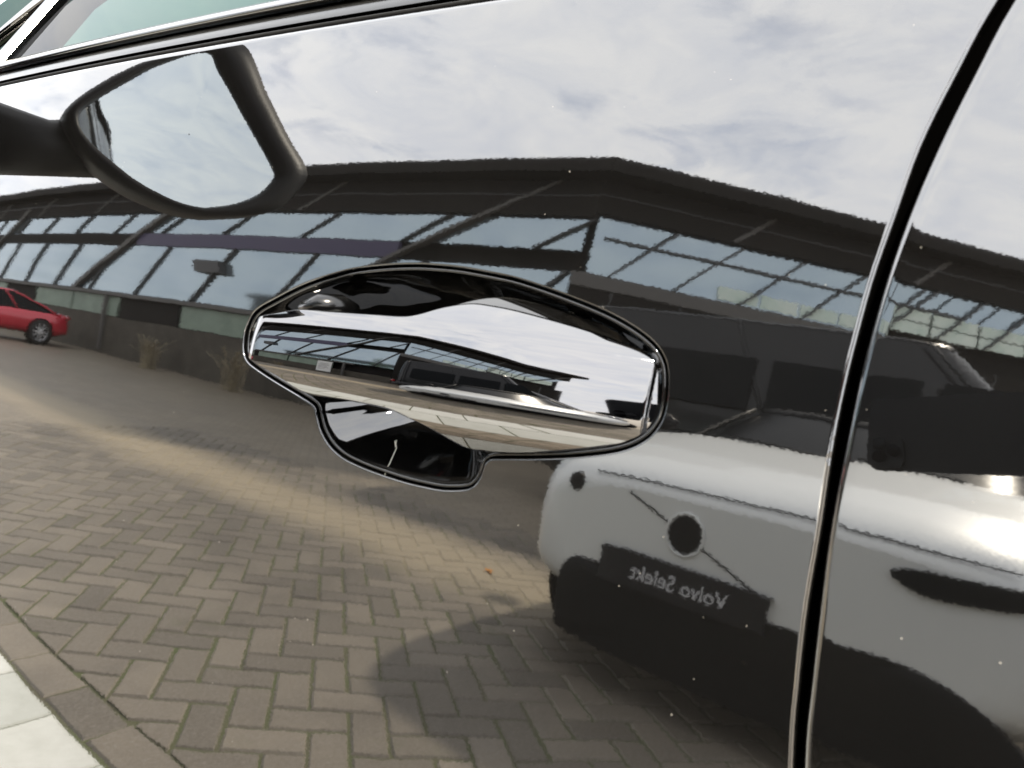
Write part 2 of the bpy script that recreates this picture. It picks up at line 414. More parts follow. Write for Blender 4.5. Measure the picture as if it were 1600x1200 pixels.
# ================================================================== THE BLACK CAR
KX, K = 0.12, R(30)
def S(x, z):
    """outer face of the body side: bowed in plan, leaning in above the handle"""
    zz = np.maximum(0, np.asarray(z, float) - 1.04)
    zl = np.maximum(0, 0.70 - np.asarray(z, float))
    return 0.5 * KX * (np.asarray(x, float) - 0.1) ** 2 - np.log(np.cos(K * zz)) / K + 0.25 * zl ** 2
def belt(x): return 1.2893 + 0.039 * np.asarray(x, float)
OUT = [(-0.3693, 1.0563), (-0.3693, 1.0668), (-0.3641, 1.0778), (-0.347, 1.0881), (-0.327, 1.0983), (-0.3071, 1.1058), (-0.2878, 1.1115), (-0.2646, 1.1156), (-0.2442, 1.1178), (-0.2283, 1.1184), (-0.2128, 1.1183), (-0.1939, 1.117), (-0.1758, 1.1151), (-0.1495, 1.1099), (-0.1246, 1.1036), (-0.1084, 1.0976), (-0.0971, 1.0913), (-0.091, 1.0851), (-0.088, 1.0786), (-0.0863, 1.0693), (-0.0859, 1.0611), (-0.0873, 1.0533), (-0.0928, 1.0447), (-0.1044, 1.0371), (-0.1257, 1.0301), (-0.1487, 1.0246), (-0.1683, 1.0206), (-0.174, 1.0186), (-0.1757, 1.0157), (-0.1767, 1.0101), (-0.1792, 1.0046), (-0.1847, 1.0006), (-0.1979, 0.9973), (-0.211, 0.9963), (-0.2248, 0.996), (-0.2413, 0.9967), (-0.2565, 0.998), (-0.2702, 1.0003), (-0.2815, 1.0049), (-0.2901, 1.012), (-0.2954, 1.0198), (-0.2992, 1.0259), (-0.3097, 1.0295), (-0.3362, 1.0362), (-0.3532, 1.0411), (-0.3627, 1.0448), (-0.3673, 1.0499)]
GL = [(0.045, 1.32), (0.0189, 1.2536), (0.0101, 1.2253), (0.0008, 1.1913), (-0.0041, 1.1602), (-0.0083, 1.132), (-0.0105, 1.1068), (-0.0119, 1.0845), (-0.0125, 1.0568), (-0.0117, 1.0212), (-0.0115, 0.9883), (-0.0095, 0.9533), (-0.0064, 0.9216), (0.01, 0.80), (0.03, 0.66), (0.045, 0.55), (0.05, 0.42)]
GR = [(0.053, 1.32), (0.0265, 1.2536), (0.018, 1.2253), (0.0088, 1.1913), (0.0022, 1.1602), (-0.0020, 1.132), (-0.0044, 1.1068), (-0.0058, 1.0845), (-0.0064, 1.0568), (-0.0068, 1.0212), (-0.0054, 0.9883), (-0.0034, 0.9533), (-0.0008, 0.9216), (0.016, 0.80), (0.036, 0.66), (0.051, 0.55), (0.056, 0.42)]
OFF = (0.0, 0.93, 0.0)
car = empty('parked_car', OFF)
tag(car, 'black car with chrome door handle filling the picture, its lacquer mirroring the yard', 'car')

HC = np.array([-0.232, 1.057])
out = catmull(OUT, 420)
GLd = catmull(GL, 120, False); GRd = catmull(GR, 120, False)
GLd[:, 0] += 0.0011; GRd[:, 0] -= 0.0011
XF = -1.02
RG, RB = 0.0030, 0.007
# outer border of the front door (x,z), counter-clockwise seen from outside
def zb(x): return float(belt(x))
top = [(x, zb(x) - RB) for x in np.linspace(0.03, XF + 0.01, 90)]
gl_in = [(p[0] - RG, p[1]) for p in GLd if 0.42 < p[1] < zb(p[0]) - RB]
border = gl_in[::-1] + [(gl_in[0][0] + .002, zb(0.03) - RB)] + [t for t in top if t[0] < gl_in[0][0]] + [(XF, z) for z in np.linspace(zb(XF) - RB, 0.42, 60)][1:] + [(x, 0.42) for x in np.linspace(XF, gl_in[-1][0], 90)][1:-1]
border = np.array(border)
ang = lambda P: np.arctan2(P[:, 1] - HC[1], P[:, 0] - HC[0])
def by_angle(P, A):
    a = ang(P); o = np.argsort(a); a = a[o]; rr = np.linalg.norm(P - HC, axis=1)[o]
    return np.interp(A, np.concatenate([a - 2 * np.pi, a, a + 2 * np.pi]), np.concatenate([rr, rr, rr]))
A = np.unique(np.concatenate([ang(border), ang(out), np.linspace(-np.pi, np.pi, 240, endpoint=False)]))
A = A[np.concatenate([[True], np.diff(A) > 2e-4])]
ri, ro_ = by_angle(out, A), by_angle(border, A)
D2 = np.stack([np.cos(A), np.sin(A)], 1)
inner = HC + D2 * ri[:, None]; outer = HC + D2 * ro_[:, None]
def normal2(P):   # outward 2-d normal of a closed ccw polygon
    t = np.roll(P, -1, 0) - np.roll(P, 1, 0); t /= np.linalg.norm(t, axis=1)[:, None] + 1e-12
    return np.stack([t[:, 1], -t[:, 0]], 1)
def smooth_normals(P, A_):
    n_ = normal2(P); a = ang(P); o = np.argsort(a); a, n_ = a[o], n_[o]
    aa = np.concatenate([a - 2 * np.pi, a, a + 2 * np.pi]); r = np.stack([np.interp(A_, aa, np.tile(n_[:, k], 3)) for k in (0, 1)], 1)
    return r / np.linalg.norm(r, axis=1)[:, None]
ccw = lambda Q: Q if 0.5 * np.sum(Q[:, 0] * np.roll(Q[:, 1], -1) - np.roll(Q[:, 0], -1) * Q[:, 1]) > 0 else Q[::-1]
ni = smooth_normals(ccw(out), A); no = normal2(outer)
def NS(P2):
    n_ = np.stack([KX * (P2[:, 0] - 0.1), -np.ones(len(P2)), np.tan(K * np.maximum(0, P2[:, 1] - 1.04)) - 0.5 * np.maximum(0, 0.70 - P2[:, 1])], 1)
    return n_ / np.linalg.norm(n_, axis=1)[:, None]
def turned(N3, d2, p):
    n_ = N3 * math.cos(p) + np.stack([d2[:, 0], 0 * d2[:, 0], d2[:, 1]], 1) * math.sin(p)
    return n_ / np.linalg.norm(n_, axis=1)[:, None]
def lift(P2, dy=0.0): return np.stack([P2[:, 0], S(P2[:, 0], P2[:, 1]) + dy, P2[:, 1]], 1)
RH = 0.0010
rings = []; nrm = []
rings.append(lift(inner - ni * RH * 0, RH * 1.0 + 0.016)); nrm.append(turned(NS(inner), -ni, R(90)))
for ph in np.linspace(90, 0, 6):
    p = R(ph); nrm.append(turned(NS(inner), -ni, p)); rings.append(lift(inner + ni * RH * (1 - math.sin(p)), RH * (1 - math.cos(p))))
start = inner + ni * RH
for s_ in (np.linspace(0, 1, 46)[1:-1]) ** 1.35:
    q = start * (1 - s_) + outer * s_
    rings.append(lift(q)); nrm.append(NS(q))
rad = np.where((D2[:, 1] > 0.0) & (outer[:, 1] > belt(outer[:, 0]) - RB - 0.004), RB, RG)
for ph in np.linspace(0, 90, 7):
    p = R(ph); nrm.append(turned(NS(outer), no, p)); rings.append(lift(outer + no * (rad * math.sin(p))[:, None], 0) + np.stack([0 * rad, rad * (1 - math.cos(p)), 0 * rad], 1))
rings.append(rings[-1] + np.array([0, 0.018, 0])); nrm.append(turned(NS(outer), no, R(90)))
P = np.array(rings)
door = mesh('front_door', P.reshape(-1, 3), grid_faces(P.shape[0], P.shape[1], False, True), 'black_paint', car, off=OFF)
door.data.normals_split_custom_set_from_vertices(np.array(nrm).reshape(-1, 3).tolist())

# rear door
zr = np.concatenate([np.linspace(0.42, 1.30, 90)])
xs = np.concatenate([[0], np.linspace(0, 1, 40) ** 1.5 + 0])[1:]
gx = np.interp(zr, GRd[::-1, 1], GRd[::-1, 0])
rows = []
def row(z, dy, extra):
    g0 = np.interp(z, GRd[::-1, 1], GRd[::-1, 0]) + RG
    x = g0 + (1.0 - g0) * xs
    pre = [(g0 - RG, float(S(g0, z)) + RG + 0.018 + dy, z)]
    for ph in np.linspace(90, 10, 6): pre.append((g0 - RG * math.sin(R(ph)), float(S(g0, z)) + RG * (1 - math.cos(R(ph))) + dy, z))
    return pre + [(xx, float(S(xx, z)) + dy, z) for xx in x]
zlist = list(np.linspace(0.42, 1.28, 110))
P = []
for z in zlist: P.append(row(z, 0, 0))
P = np.array(P)
# follow the belt line at the top
f = np.linspace(0, 1, len(zlist))
Zt = 0.42 + (belt(P[..., 0]) - RB - 0.42) * f[:, None]
P[..., 2] = Zt
g_old = P[:, 7, 0].copy()
for i in range(len(zlist)):
    g0 = np.interp(Zt[i], GRd[::-1, 1], GRd[::-1, 0]) + RG
    P[i, :, 0] = P[i, :, 0] - g_old[i] + g0 if False else P[i, :, 0]
P[:, 7:, 1] = S(P[:, 7:, 0], P[:, 7:, 2])
for i in range(len(zlist)):
    for j in range(7):
        z = P[i, j, 2]; g0 = np.interp(z, GRd[::-1, 1], GRd[::-1, 0]) + RG
        ph = R(90) if j == 0 else R(np.linspace(90, 10, 6)[j - 1])
        P[i, j, 0] = g0 - RG * math.sin(ph); P[i, j, 1] = float(S(g0, z)) + RG * (1 - math.cos(ph)) + (0.018 if j == 0 else 0)
    z = P[i, 7, 2]; P[i, 7, 0] = np.interp(z, GRd[::-1, 1], GRd[::-1, 0]) + RG; P[i, 7, 1] = float(S(P[i, 7, 0], z))
tops = [P]
last = P[-1]
ext = []
for ph in np.linspace(15, 90, 6):
    q = last.copy(); q[:, 2] += RB * math.sin(R(ph)); q[:, 1] += RB * (1 - math.cos(R(ph))); ext.append(q)
q = ext[-1].copy(); q[:, 1] += 0.018; ext.append(q)
P = np.concatenate([P, np.array(ext)], 0)
rdoor = mesh('rear_door', P.reshape(-1, 3), grid_faces(P.shape[0], P.shape[1], flip=True), 'black_paint', car, off=OFF)

# dark jamb behind the gap
jm = []
for p in GLd[::4]: jm.append([(p[0] - 0.03, float(S(p[0], p[1])) + 0.016, p[1]), (p[0] + 0.04, float(S(p[0], p[1])) + 0.016, p[1])])
jm = np.array(jm)
mesh('door_jamb', jm.reshape(-1, 3), grid_faces(jm.shape[0], 2, flip=True), 'cavity', car, off=OFF)

# ---------------- handle cup
cin = out[::-1] if ang(out)[1] < ang(out)[0] else out
cin = out.copy()
area = 0.5 * np.sum(cin[:, 0] * np.roll(cin[:, 1], -1) - np.roll(cin[:, 0], -1) * cin[:, 1])
if area < 0: cin = cin[::-1]
nc = normal2(cin)
seam = cin - nc * 0.0012
rings = [lift(seam, 0.014)]
lr = 0.0011
for ph in np.linspace(-90, 90, 11):
    p = R(ph); rings.append(lift(seam - nc * lr * (1 + math.sin(p)) * 0.9, 0.0016 + lr * (1 - math.cos(p)) * (0.8 if ph < 0 else 1.15)))
lip = seam - nc * lr * 1.8
cc = np.array([-0.235, 1.05])
for s_ in np.linspace(0, 1, 40)[1:]:
    r_ = 1 - s_ * 0.995
    ex_ = 2.1 + 1.9 * np.clip((lip[:, 1] - 1.03) / .05, 0, 1)
    depth = 0.0034 + 0.043 * (1 - r_ ** ex_)
    q = cc + (lip - cc) * (0.12 * 0 + r_)
    rings.append(lift(q, depth))
P = np.array(rings)
cup = mesh('handle_cup', P.reshape(-1, 3), grid_faces(P.shape[0], P.shape[1], False, True, flip=True), 'black_cup', door, off=OFF)

# ---------------- chrome pull lever
LT = [(-0.3345, 1.0636), (-0.3335, 1.0684), (-0.3290, 1.0724), (-0.3127, 1.0764), (-0.2991, 1.0799), (-0.2881, 1.0808), (-0.2762, 1.0812), (-0.2466, 1.0831), (-0.227, 1.0845), (-0.2182, 1.087), (-0.2075, 1.0931), (-0.1956, 1.0973), (-0.1847, 1.0978), (-0.1689, 1.097), (-0.138, 1.0933), (-0.1154, 1.0893), (-0.1010, 1.0864), (-0.0950, 1.0830)]
LB = [(-0.3330, 1.0552), (-0.3285, 1.0492), (-0.318, 1.046), (-0.2988, 1.0411), (-0.2821, 1.036), (-0.263, 1.0361), (-0.2469, 1.0367), (-0.2248, 1.0366), (-0.2121, 1.0337), (-0.2005, 1.0299), (-0.1887, 1.0246), (-0.1832, 1.023), (-0.1738, 1.0236), (-0.1567, 1.0261), (-0.1269, 1.0323), (-0.1126, 1.0373), (-0.0993, 1.0446), (-0.0935, 1.05), (-0.0905, 1.056)]
def lever(name, LT, LB, material, parent, crest_y, nu=150, nv=56, roll_in=0.0016):
    """a bar of constant section (gently bowed face, flat top and bottom facets), trimmed to the edge curves"""
    T = catmull(LT, 400, False); B = catmull(LB, 400, False)
    uu = 0.5 - 0.5 * np.cos(np.linspace(0, math.pi, nu))
    dd = np.linspace(-0.05, 0.07, 1201)
    tl = np.interp(dd, [-.05, -.022, -.014, -.008, -.003, 0, .010, .0225, .029, .033, .037, .07], [-56, -50, -38, -22, -8, 0, 5, 11, 17, 30, 42, 50])
    tl2 = np.interp(dd, [-.05, -.022, -.014, -.008, -.004, -.001, .004, .0225, .029, .033, .037, .07], [-56, -50, -38, -22, -8, 7, 12, 16, 20, 30, 42, 50])   # the rear third leans up
    def integ(q): q = np.concatenate([[0], np.cumsum(np.tan(np.radians((q[1:] + q[:-1]) / 2)) * np.diff(dd))]); return q - np.interp(0, dd, q)
    gy, gy2 = integ(tl), integ(tl2)
    xx = np.linspace(-0.40, -0.05, 701)
    al = np.interp(xx, [-.40, -.345, -.245, -.155, -.05], [-12, -9, 0, 17, 18])
    px_ = np.concatenate([[0], np.cumsum(np.tan(np.radians((al[1:] + al[:-1]) / 2)) * np.diff(xx))]); px_ -= px_.min()
    y00 = float(S(-0.23, 1.06)) + crest_y
    vv = 0.5 - 0.5 * np.cos(np.linspace(0, math.pi, nv)); rows = []
    x0, x1 = T[0, 0], T[-1, 0]; fidx = []
    for i in range(nu):
        tx_ = T[0, 0] + (T[-1, 0] - T[0, 0]) * uu[i]; bx_ = B[0, 0] + (B[-1, 0] - B[0, 0]) * uu[i]
        t2 = np.array([tx_, np.interp(tx_, T[:, 0], T[:, 1])]); b2_ = np.array([bx_, np.interp(bx_, B[:, 0], B[:, 1])])
        xz = t2 * (1 - vv)[:, None] + b2_ * vv[:, None]
        wg = 0.0
        d = xz[:, 1] - (1.0485 + 0.02 * (xz[:, 0] + .3))
        y = y00 + np.interp(d, dd, gy) * (1 - wg) + np.interp(d, dd, gy2) * wg + np.interp(xz[:, 0], xx, px_)
        for (lim, sg, rad_) in ((x0, 1, .013), (x1, -1, .0018)):
            e = np.clip(1 - (xz[:, 0] - lim) * sg / rad_, 0, 1); y = y + rad_ * .9 * (1 - np.sqrt(np.maximum(0, 1 - e * e)))
        front = np.stack([xz[:, 0], y, xz[:, 1]], 1)
        a = front[0] + np.array([0, roll_in, roll_in * .5]); b = front[-1] + np.array([0, roll_in, -roll_in * .5])
        vb = vv[::-1][1:-1]
        ya, yb_ = y[0] + .004, y[-1] + .004
        xb = t2 * (1 - vb)[:, None] + b2_ * vb[:, None]
        yk = np.maximum(ya * (1 - vb) + yb_ * vb, np.interp(vb, vv, y) + .003)
        rows.append(np.concatenate([front, [b], np.stack([xb[:, 0], yk, xb[:, 1]], 1), [a]]))
    P = np.array(rows); n = P.shape[1]
    F = grid_faces(nu, n, False, True, flip=True)
    F += [tuple(range(n)), tuple((nu - 1) * n + k for k in range(n - 1, -1, -1))]
    o = mesh(name, P.reshape(-1, 3), F, material, parent, off=OFF)
    o.data.materials.append(MATS['black_cup'])
    for f_ in o.data.polygons:
        js = [v % n for v in f_.vertices]
        if min(js) >= nv - 1 and len(js) == 4: f_.material_index = 1
    o.data.set_sharp_from_angle(angle=R(50))
    return o
lv = lever('handle_lever', LT, LB, 'chrome', door, -0.034)
# black foot of the lever at its rear end
ft = [(x + .001, z + 0.0065 * min(1, max(0, (x + 0.215) / 0.03)) * (1 if x < -0.11 else max(0.2, (-0.085 - x) / 0.025))) for x, z in LT if x > -0.22]
fb = [(x, z + 0.004) for x, z in LB if x > -0.22]
foot = lever('handle_foot', ft, fb, 'black_cup', door, -0.0305, 50, 24)
# pivot lug at the front end
lug = MB()
ys = float(S(-0.3, 1.08))
lug.tube([(-0.322, ys + 0.004, 1.0785), (-0.315, ys - 0.003, 1.083), (-0.305, ys - 0.0035, 1.087), (-0.297, ys + 0.004, 1.0885), (-0.296, ys + 0.016, 1.087)], [0.003, 0.0062, 0.0072, 0.0072, 0.006], 14)
lug.build('pivot_lug', 'gloss_black', door, True, OFF)

# scratch in the finger pocket
sc = MB()
# ---------------- belt trims
def strip(name, prof, x0, x1, material, parent, n=80, sharp=None):
    """prof: (dy, dz) relative to the belt line of the body side, swept along the car"""
    xs = np.linspace(x0, x1, n); P = []
    for x in xs:
        z0 = float(belt(x)); y0 = float(S(x, z0))
        P.append([(x, y0 + dy, z0 + dz) for dy, dz in prof])
    P = np.array(P); m = len(prof)
    F = grid_faces(n, m, False, True) + [tuple(range(m - 1, -1, -1)), tuple((n - 1) * m + k for k in range(m))]
    o = mesh(name, P.reshape(-1, 3), F, material, parent, off=OFF, sharp=sharp)
    bm = bmesh.new(); bm.from_mesh(o.data); bmesh.ops.recalc_face_normals(bm, faces=bm.faces); bm.to_mesh(o.data); bm.free()
    return o
def roundprof(y0, y1, z0, z1, n=9):
    # bulging outward (towards -y) from y1 (back) to y0 (front)
    pr = [(y1, z0)]
    for k in range(n):
        a = math.pi * k / (n - 1); pr.append((y1 - 0.002 - (y1 - 0.002 - y0) * math.sin(a) ** 0.8, z0 + (z1 - z0) * (0.5 - 0.5 * math.cos(a))))
    pr.append((y1, z1)); return pr
for (x0, x1, par, nm) in ((XF, 0.030, door, 'front'), (0.044, 1.0, rdoor, 'rear')):
    strip('belt_seal', roundprof(0.006, 0.030, 0.0003, 0.0065), x0, x1, 'rubber', par)
    strip('belt_molding', [(0.030, 0.0065), (0.0065, 0.0068), (0.0085, 0.013), (0.0155, 0.0215), (0.030, 0.022)], x0, x1, 'gloss_black', par, sharp=40)
    strip('chrome_molding', [(0.032, 0.0222), (0.0105, 0.0224), (0.0092, 0.0238), (0.0098, 0.0258), (0.0118, 0.0290), (0.0148, 0.0325), (0.0178, 0.0350), (0.021, 0.036), (0.032, 0.036)], x0, x1, 'chrome_trim', par)
# window glass, leaning in with the cabin side
def glass_y(x, z): return float(S(x, belt(x))) + 0.019 + 0.46 * (z - float(belt(x)) - 0.03)
def pane(name, poly, parent, x_sub=12):
    # poly (x,z) quad corners: bottom-left, bottom-right, top-right, top-left
    bl, br, tr, tl = [np.array(p) for p in poly]; P = []
    for v in np.linspace(0, 1, 10):
        for u in np.linspace(0, 1, x_sub):
            q = (bl * (1 - u) + br * u) * (1 - v) + (tl * (1 - u) + tr * u) * v
            P.append((q[0], glass_y(q[0], q[1]), q[1]))
    return mesh(name, P, grid_faces(10, x_sub, flip=True), 'window_glass', parent, off=OFF)
pane('window_pane', [(-0.835, zb(-.835) + .03), (0.02, zb(.02) + .03), (-0.02, 1.655), (-0.75, 1.60)], door)
pane('quarter_pane', [(-1.0, zb(-1.0) + .03), (-0.855, zb(-.855) + .03), (-0.84, 1.47), (-0.86, 1.45)], door)
pane('window_pane', [(0.08, zb(.08) + .03), (0.93, zb(.93) + .03), (0.86, 1.62), (0.05, 1.655)], rdoor)
def pillar(name, a, b, wid, material, parent, dy=-0.012):
    m_ = MB()
    ax, az = a; bx, bz = b
    for (p, q) in (((ax, az), (bx, bz)),):
        V = []
        for t_ in np.linspace(0, 1, 12):
            x = p[0] + (q[0] - p[0]) * t_; z = p[1] + (q[1] - p[1]) * t_; y = glass_y(x, z)
            V.append([(x - wid / 2, y + 0.03, z), (x - wid / 2, y + dy + .004, z), (x - wid / 2 + .004, y + dy, z), (x + wid / 2 - .004, y + dy, z), (x + wid / 2, y + dy + .004, z), (x + wid / 2, y + 0.03, z)])
        V = np.array(V); m_.add(V.reshape(-1, 3), grid_faces(12, 6, False, True))
    return m_.build(name, material, parent, True, OFF, 40)
pillar('quarter_post', (-0.845, zb(-.845) + .028), (-0.83, 1.53), 0.018, 'chrome_trim', door, -0.008)
pillar('pillar_cover', (0.0, zb(.0) + .03), (-0.04, 1.66), 0.075, 'gloss_black', door, -0.006)
pillar('pillar_cover', (0.085, zb(.085) + .03), (0.045, 1.66), 0.06, 'gloss_black', rdoor, -0.006)
pillar('front_pillar', (-1.05, 1.26), (-0.56, 1.66), 0.085, 'black_paint', car, -0.012)
pillar('rear_pillar', (1.05, 1.33), (0.90, 1.64), 0.14, 'black_paint', car, -0.012)

# rest of the body: fender, quarter panel, sill, bonnet, roof, far side, ends
def side_sheet(name, x0, x1, zlo, zhi, mirror=False, arch=None, nx=40, nz=40):
    xs = np.linspace(x0, x1, nx); P = []
    for v in np.linspace(0, 1, nz):
        for x in xs:
            z0 = zlo(x); z1 = zhi(x); z = z0 + (z1 - z0) * v; y = float(S(x, z))
            P.append((x, 1.86 - y if mirror else y, z))
    return mesh(name, P, grid_faces(nz, nx, flip=not mirror), 'black_paint', car, off=OFF)
def archz(x, c): 
    d = 0.37 ** 2 - (x - c) ** 2
    return 0.34 + math.sqrt(d) if d > 0 else 0.30
fl = lambda x: max(0.30, archz(x, -1.62)); rl = lambda x: max(0.30, archz(x, 1.18))
fz = lambda x: 1.245 - 0.5 * (max(0, -1.02 - x)) ** 2 * 0.45 - 0.10 * max(0, -1.02 - x)
side_sheet('front_fender', -2.05, XF - 0.005, fl, fz, nx=80)
side_sheet('rear_quarter', 1.005, 2.0, rl, lambda x: float(belt(x)) - 0.03 * (x - 1) ** 2, nx=80)
side_sheet('sill', XF, 1.0, lambda x: 0.28, lambda x: 0.416)
side_sheet('far_side', -2.05, 2.0, lambda x: 0.30, lambda x: min(fz(x) if x < XF else 9, float(belt(x))), True, nx=90)
# bonnet and boot as bowed sheets
def deck(name, xs, zf, w0, material='black_paint'):
    P = []
    for x in xs:
        ya = float(S(x, zf(x))) + w0; yb = 1.86 - ya
        for v in np.linspace(0, 1, 24):
            y = ya + (yb - ya) * v; P.append((x, y, zf(x) + 0.05 * (1 - (2 * v - 1) ** 2)))
    return mesh(name, P, grid_faces(len(xs), 24), material, car, off=OFF)
deck('bonnet', np.linspace(-2.05, -1.08, 30), fz, 0.0)
# front and rear ends
def end_cap(name, x, zt, bow, n=24):
    P = []
    for v in np.linspace(0, 1, 16):
        z = 0.28 + (zt - 0.28) * v
        ya = float(S(x, z)); yb = 1.86 - ya
        for u in np.linspace(0, 1, n):
            P.append((x + bow * (1 - (2 * u - 1) ** 4) * (0.55 + 0.45 * math.sin(math.pi * v)), ya + (yb - ya) * u, z + 0.05 * v * (1 - (2 * u - 1) ** 2)))
    return mesh(name, P, grid_faces(16, n, flip=bow > 0), 'black_paint', car, off=OFF)
end_cap('front_bumper', -2.05, fz(-2.05), -0.22)
end_cap('tailgate', 2.0, float(belt(2.0)) - 0.03, 0.15)
# roof
P = []
rx = np.linspace(-0.58, 1.75, 40)
for x in rx:
    zz = 1.665 - 0.05 * ((x - 0.3) / 1.2) ** 2
    ya = glass_y(min(x, 1.0), 1.655) - 0.012
    for v in np.linspace(0, 1, 30):
        y = ya + (1.86 - 2 * ya) * v; P.append((x, y, zz + 0.055 * (1 - abs(2 * v - 1) ** 2.4)))
roof = mesh('roof', P, grid_faces(40, 30), 'black_paint', car, off=OFF)
P2 = np.array(P); P2[:, 2] -= 0.03
mesh('headlining', P2, grid_faces(40, 30, flip=True), 'trim_fabric', roof, off=OFF)
# screens
def screen(name, xa, za, xb, zb_, ia, ib):
    P = []
    for v in np.linspace(0, 1, 8):
        x = xa + (xb - xa) * v; z = za + (zb_ - za) * v; y0 = ia + (ib - ia) * v
        for u in np.linspace(0, 1, 16): P.append((x - 0.10 * (1 - (2 * u - 1) ** 2) * (1 - .5 * v) * (1 if xa < 0 else -1), y0 + (1.86 - 2 * y0) * u, z))
    return mesh(name, P, grid_faces(8, 16, flip=xa < 0), 'window_glass', car, off=OFF)
screen('windscreen', -1.13, 1.20, -0.58, 1.655, 0.05, 0.215)
screen('rear_screen', 2.0, 1.30, 1.76, 1.60, 0.24, 0.28)
# far glass and pillars
def far_y(x, z): return 1.86 - glass_y(x, z)
for nm, poly in (('far_window', [(-0.83, 1.29), (0.0, 1.32), (-0.03, 1.65), (-0.52, 1.64)]), ('far_rear_window', [(0.09, 1.325), (0.93, 1.355), (0.86, 1.62), (0.05, 1.65)])):
    bl, br, tr, tl = [np.array(p) for p in poly]; P = []
    for v in np.linspace(0, 1, 6):
        for u in np.linspace(0, 1, 8):
            q = (bl * (1 - u) + br * u) * (1 - v) + (tl * (1 - u) + tr * u) * v; P.append((q[0], far_y(q[0], q[1]), q[1]))
    mesh(nm, P, grid_faces(6, 8), 'window_glass', car, off=OFF)
for nm, a, b_, wd in (('far_front_pillar', (-1.03, 1.25), (-0.56, 1.66), .03), ('far_middle_pillar', (0.045, 1.29), (0.01, 1.66), .05), ('far_rear_pillar', (1.1, 1.32), (0.95, 1.64), .09), ('far_quarter_post', (-0.86, 1.26), (-0.72, 1.53), .014)):
    MB().tube([(a[0], far_y(a[0], max(a[1], 1.3)), a[1]), (b_[0], far_y(b_[0], b_[1]), b_[1])], wd, 10).build(nm, 'trim_fabric', car, True, OFF)
# inside
MB().box(-1.12, -0.72, 0.14, 1.72, 0.72, 1.10).build('dashboard', 'plastic_black', car, False, OFF)
MB().box(-0.9, 1.2, 0.24, 1.62, 0.30, 0.36).build('floor_pan', 'cavity', car, False, OFF)
MB().box(-0.85, 0.75, 0.125, 0.15, 0.46, 1.22).build('door_card', 'trim_fabric', door, False, OFF)
MB().box(-0.85, 0.75, 1.71, 1.735, 0.46, 1.22).build('far_door_card', 'trim_fabric', car, False, OFF)
def seat(y0, x0):
    s_ = empty('seat'); s_.parent = car
    def rbox(name, x0, x1, y0, y1, z0, z1, rot=0, r=.05):
        bm = bmesh.new(); bmesh.ops.create_cube(bm, size=1)
        bmesh.ops.scale(bm, vec=(x1 - x0, y1 - y0, z1 - z0), verts=bm.verts)
        bmesh.ops.bevel(bm, geom=bm.edges[:], offset=r, segments=3, affect='EDGES')
        bmesh.ops.rotate(bm, matrix=Matrix.Rotation(rot, 3, 'Y'), verts=bm.verts)
        bmesh.ops.translate(bm, vec=((x0 + x1) / 2, (y0 + y1) / 2 - OFF[1], (z0 + z1) / 2), verts=bm.verts)
        me = bpy.data.meshes.new(name); bm.to_mesh(me); bm.free(); me.materials.append(MATS['seat_cloth']); me.shade_smooth()
        return link(bpy.data.objects.new(name, me), s_)
    rbox('cushion', x0 - .5, x0 + .02, y0 - .25, y0 + .25, .52, .68)
    rbox('backrest', x0 - .02, x0 + .14, y0 - .25, y0 + .25, .62, 1.24, R(12))
    rbox('headrest', x0 + .06, x0 + .17, y0 - .13, y0 + .13, 1.30, 1.48, R(10), .04)
seat(0.52, 0.10); seat(1.34, 0.10)
sw = []
for k in range(33):
    a = 2 * math.pi * k / 32; sw.append((-0.56 + 0.18 * math.sin(a) * 0.35, 0.52 + 0.18 * math.cos(a), 1.0 + 0.18 * math.sin(a)))
MB().tube(sw, 0.014, 8, False).tube([(-0.75, .52, .95), (-0.56, .52, 1.0)], .03).tube([(-0.56, .35, 1.0), (-0.56, .69, 1.0)], .016).build('steering_wheel', 'plastic_black', car, True, OFF)

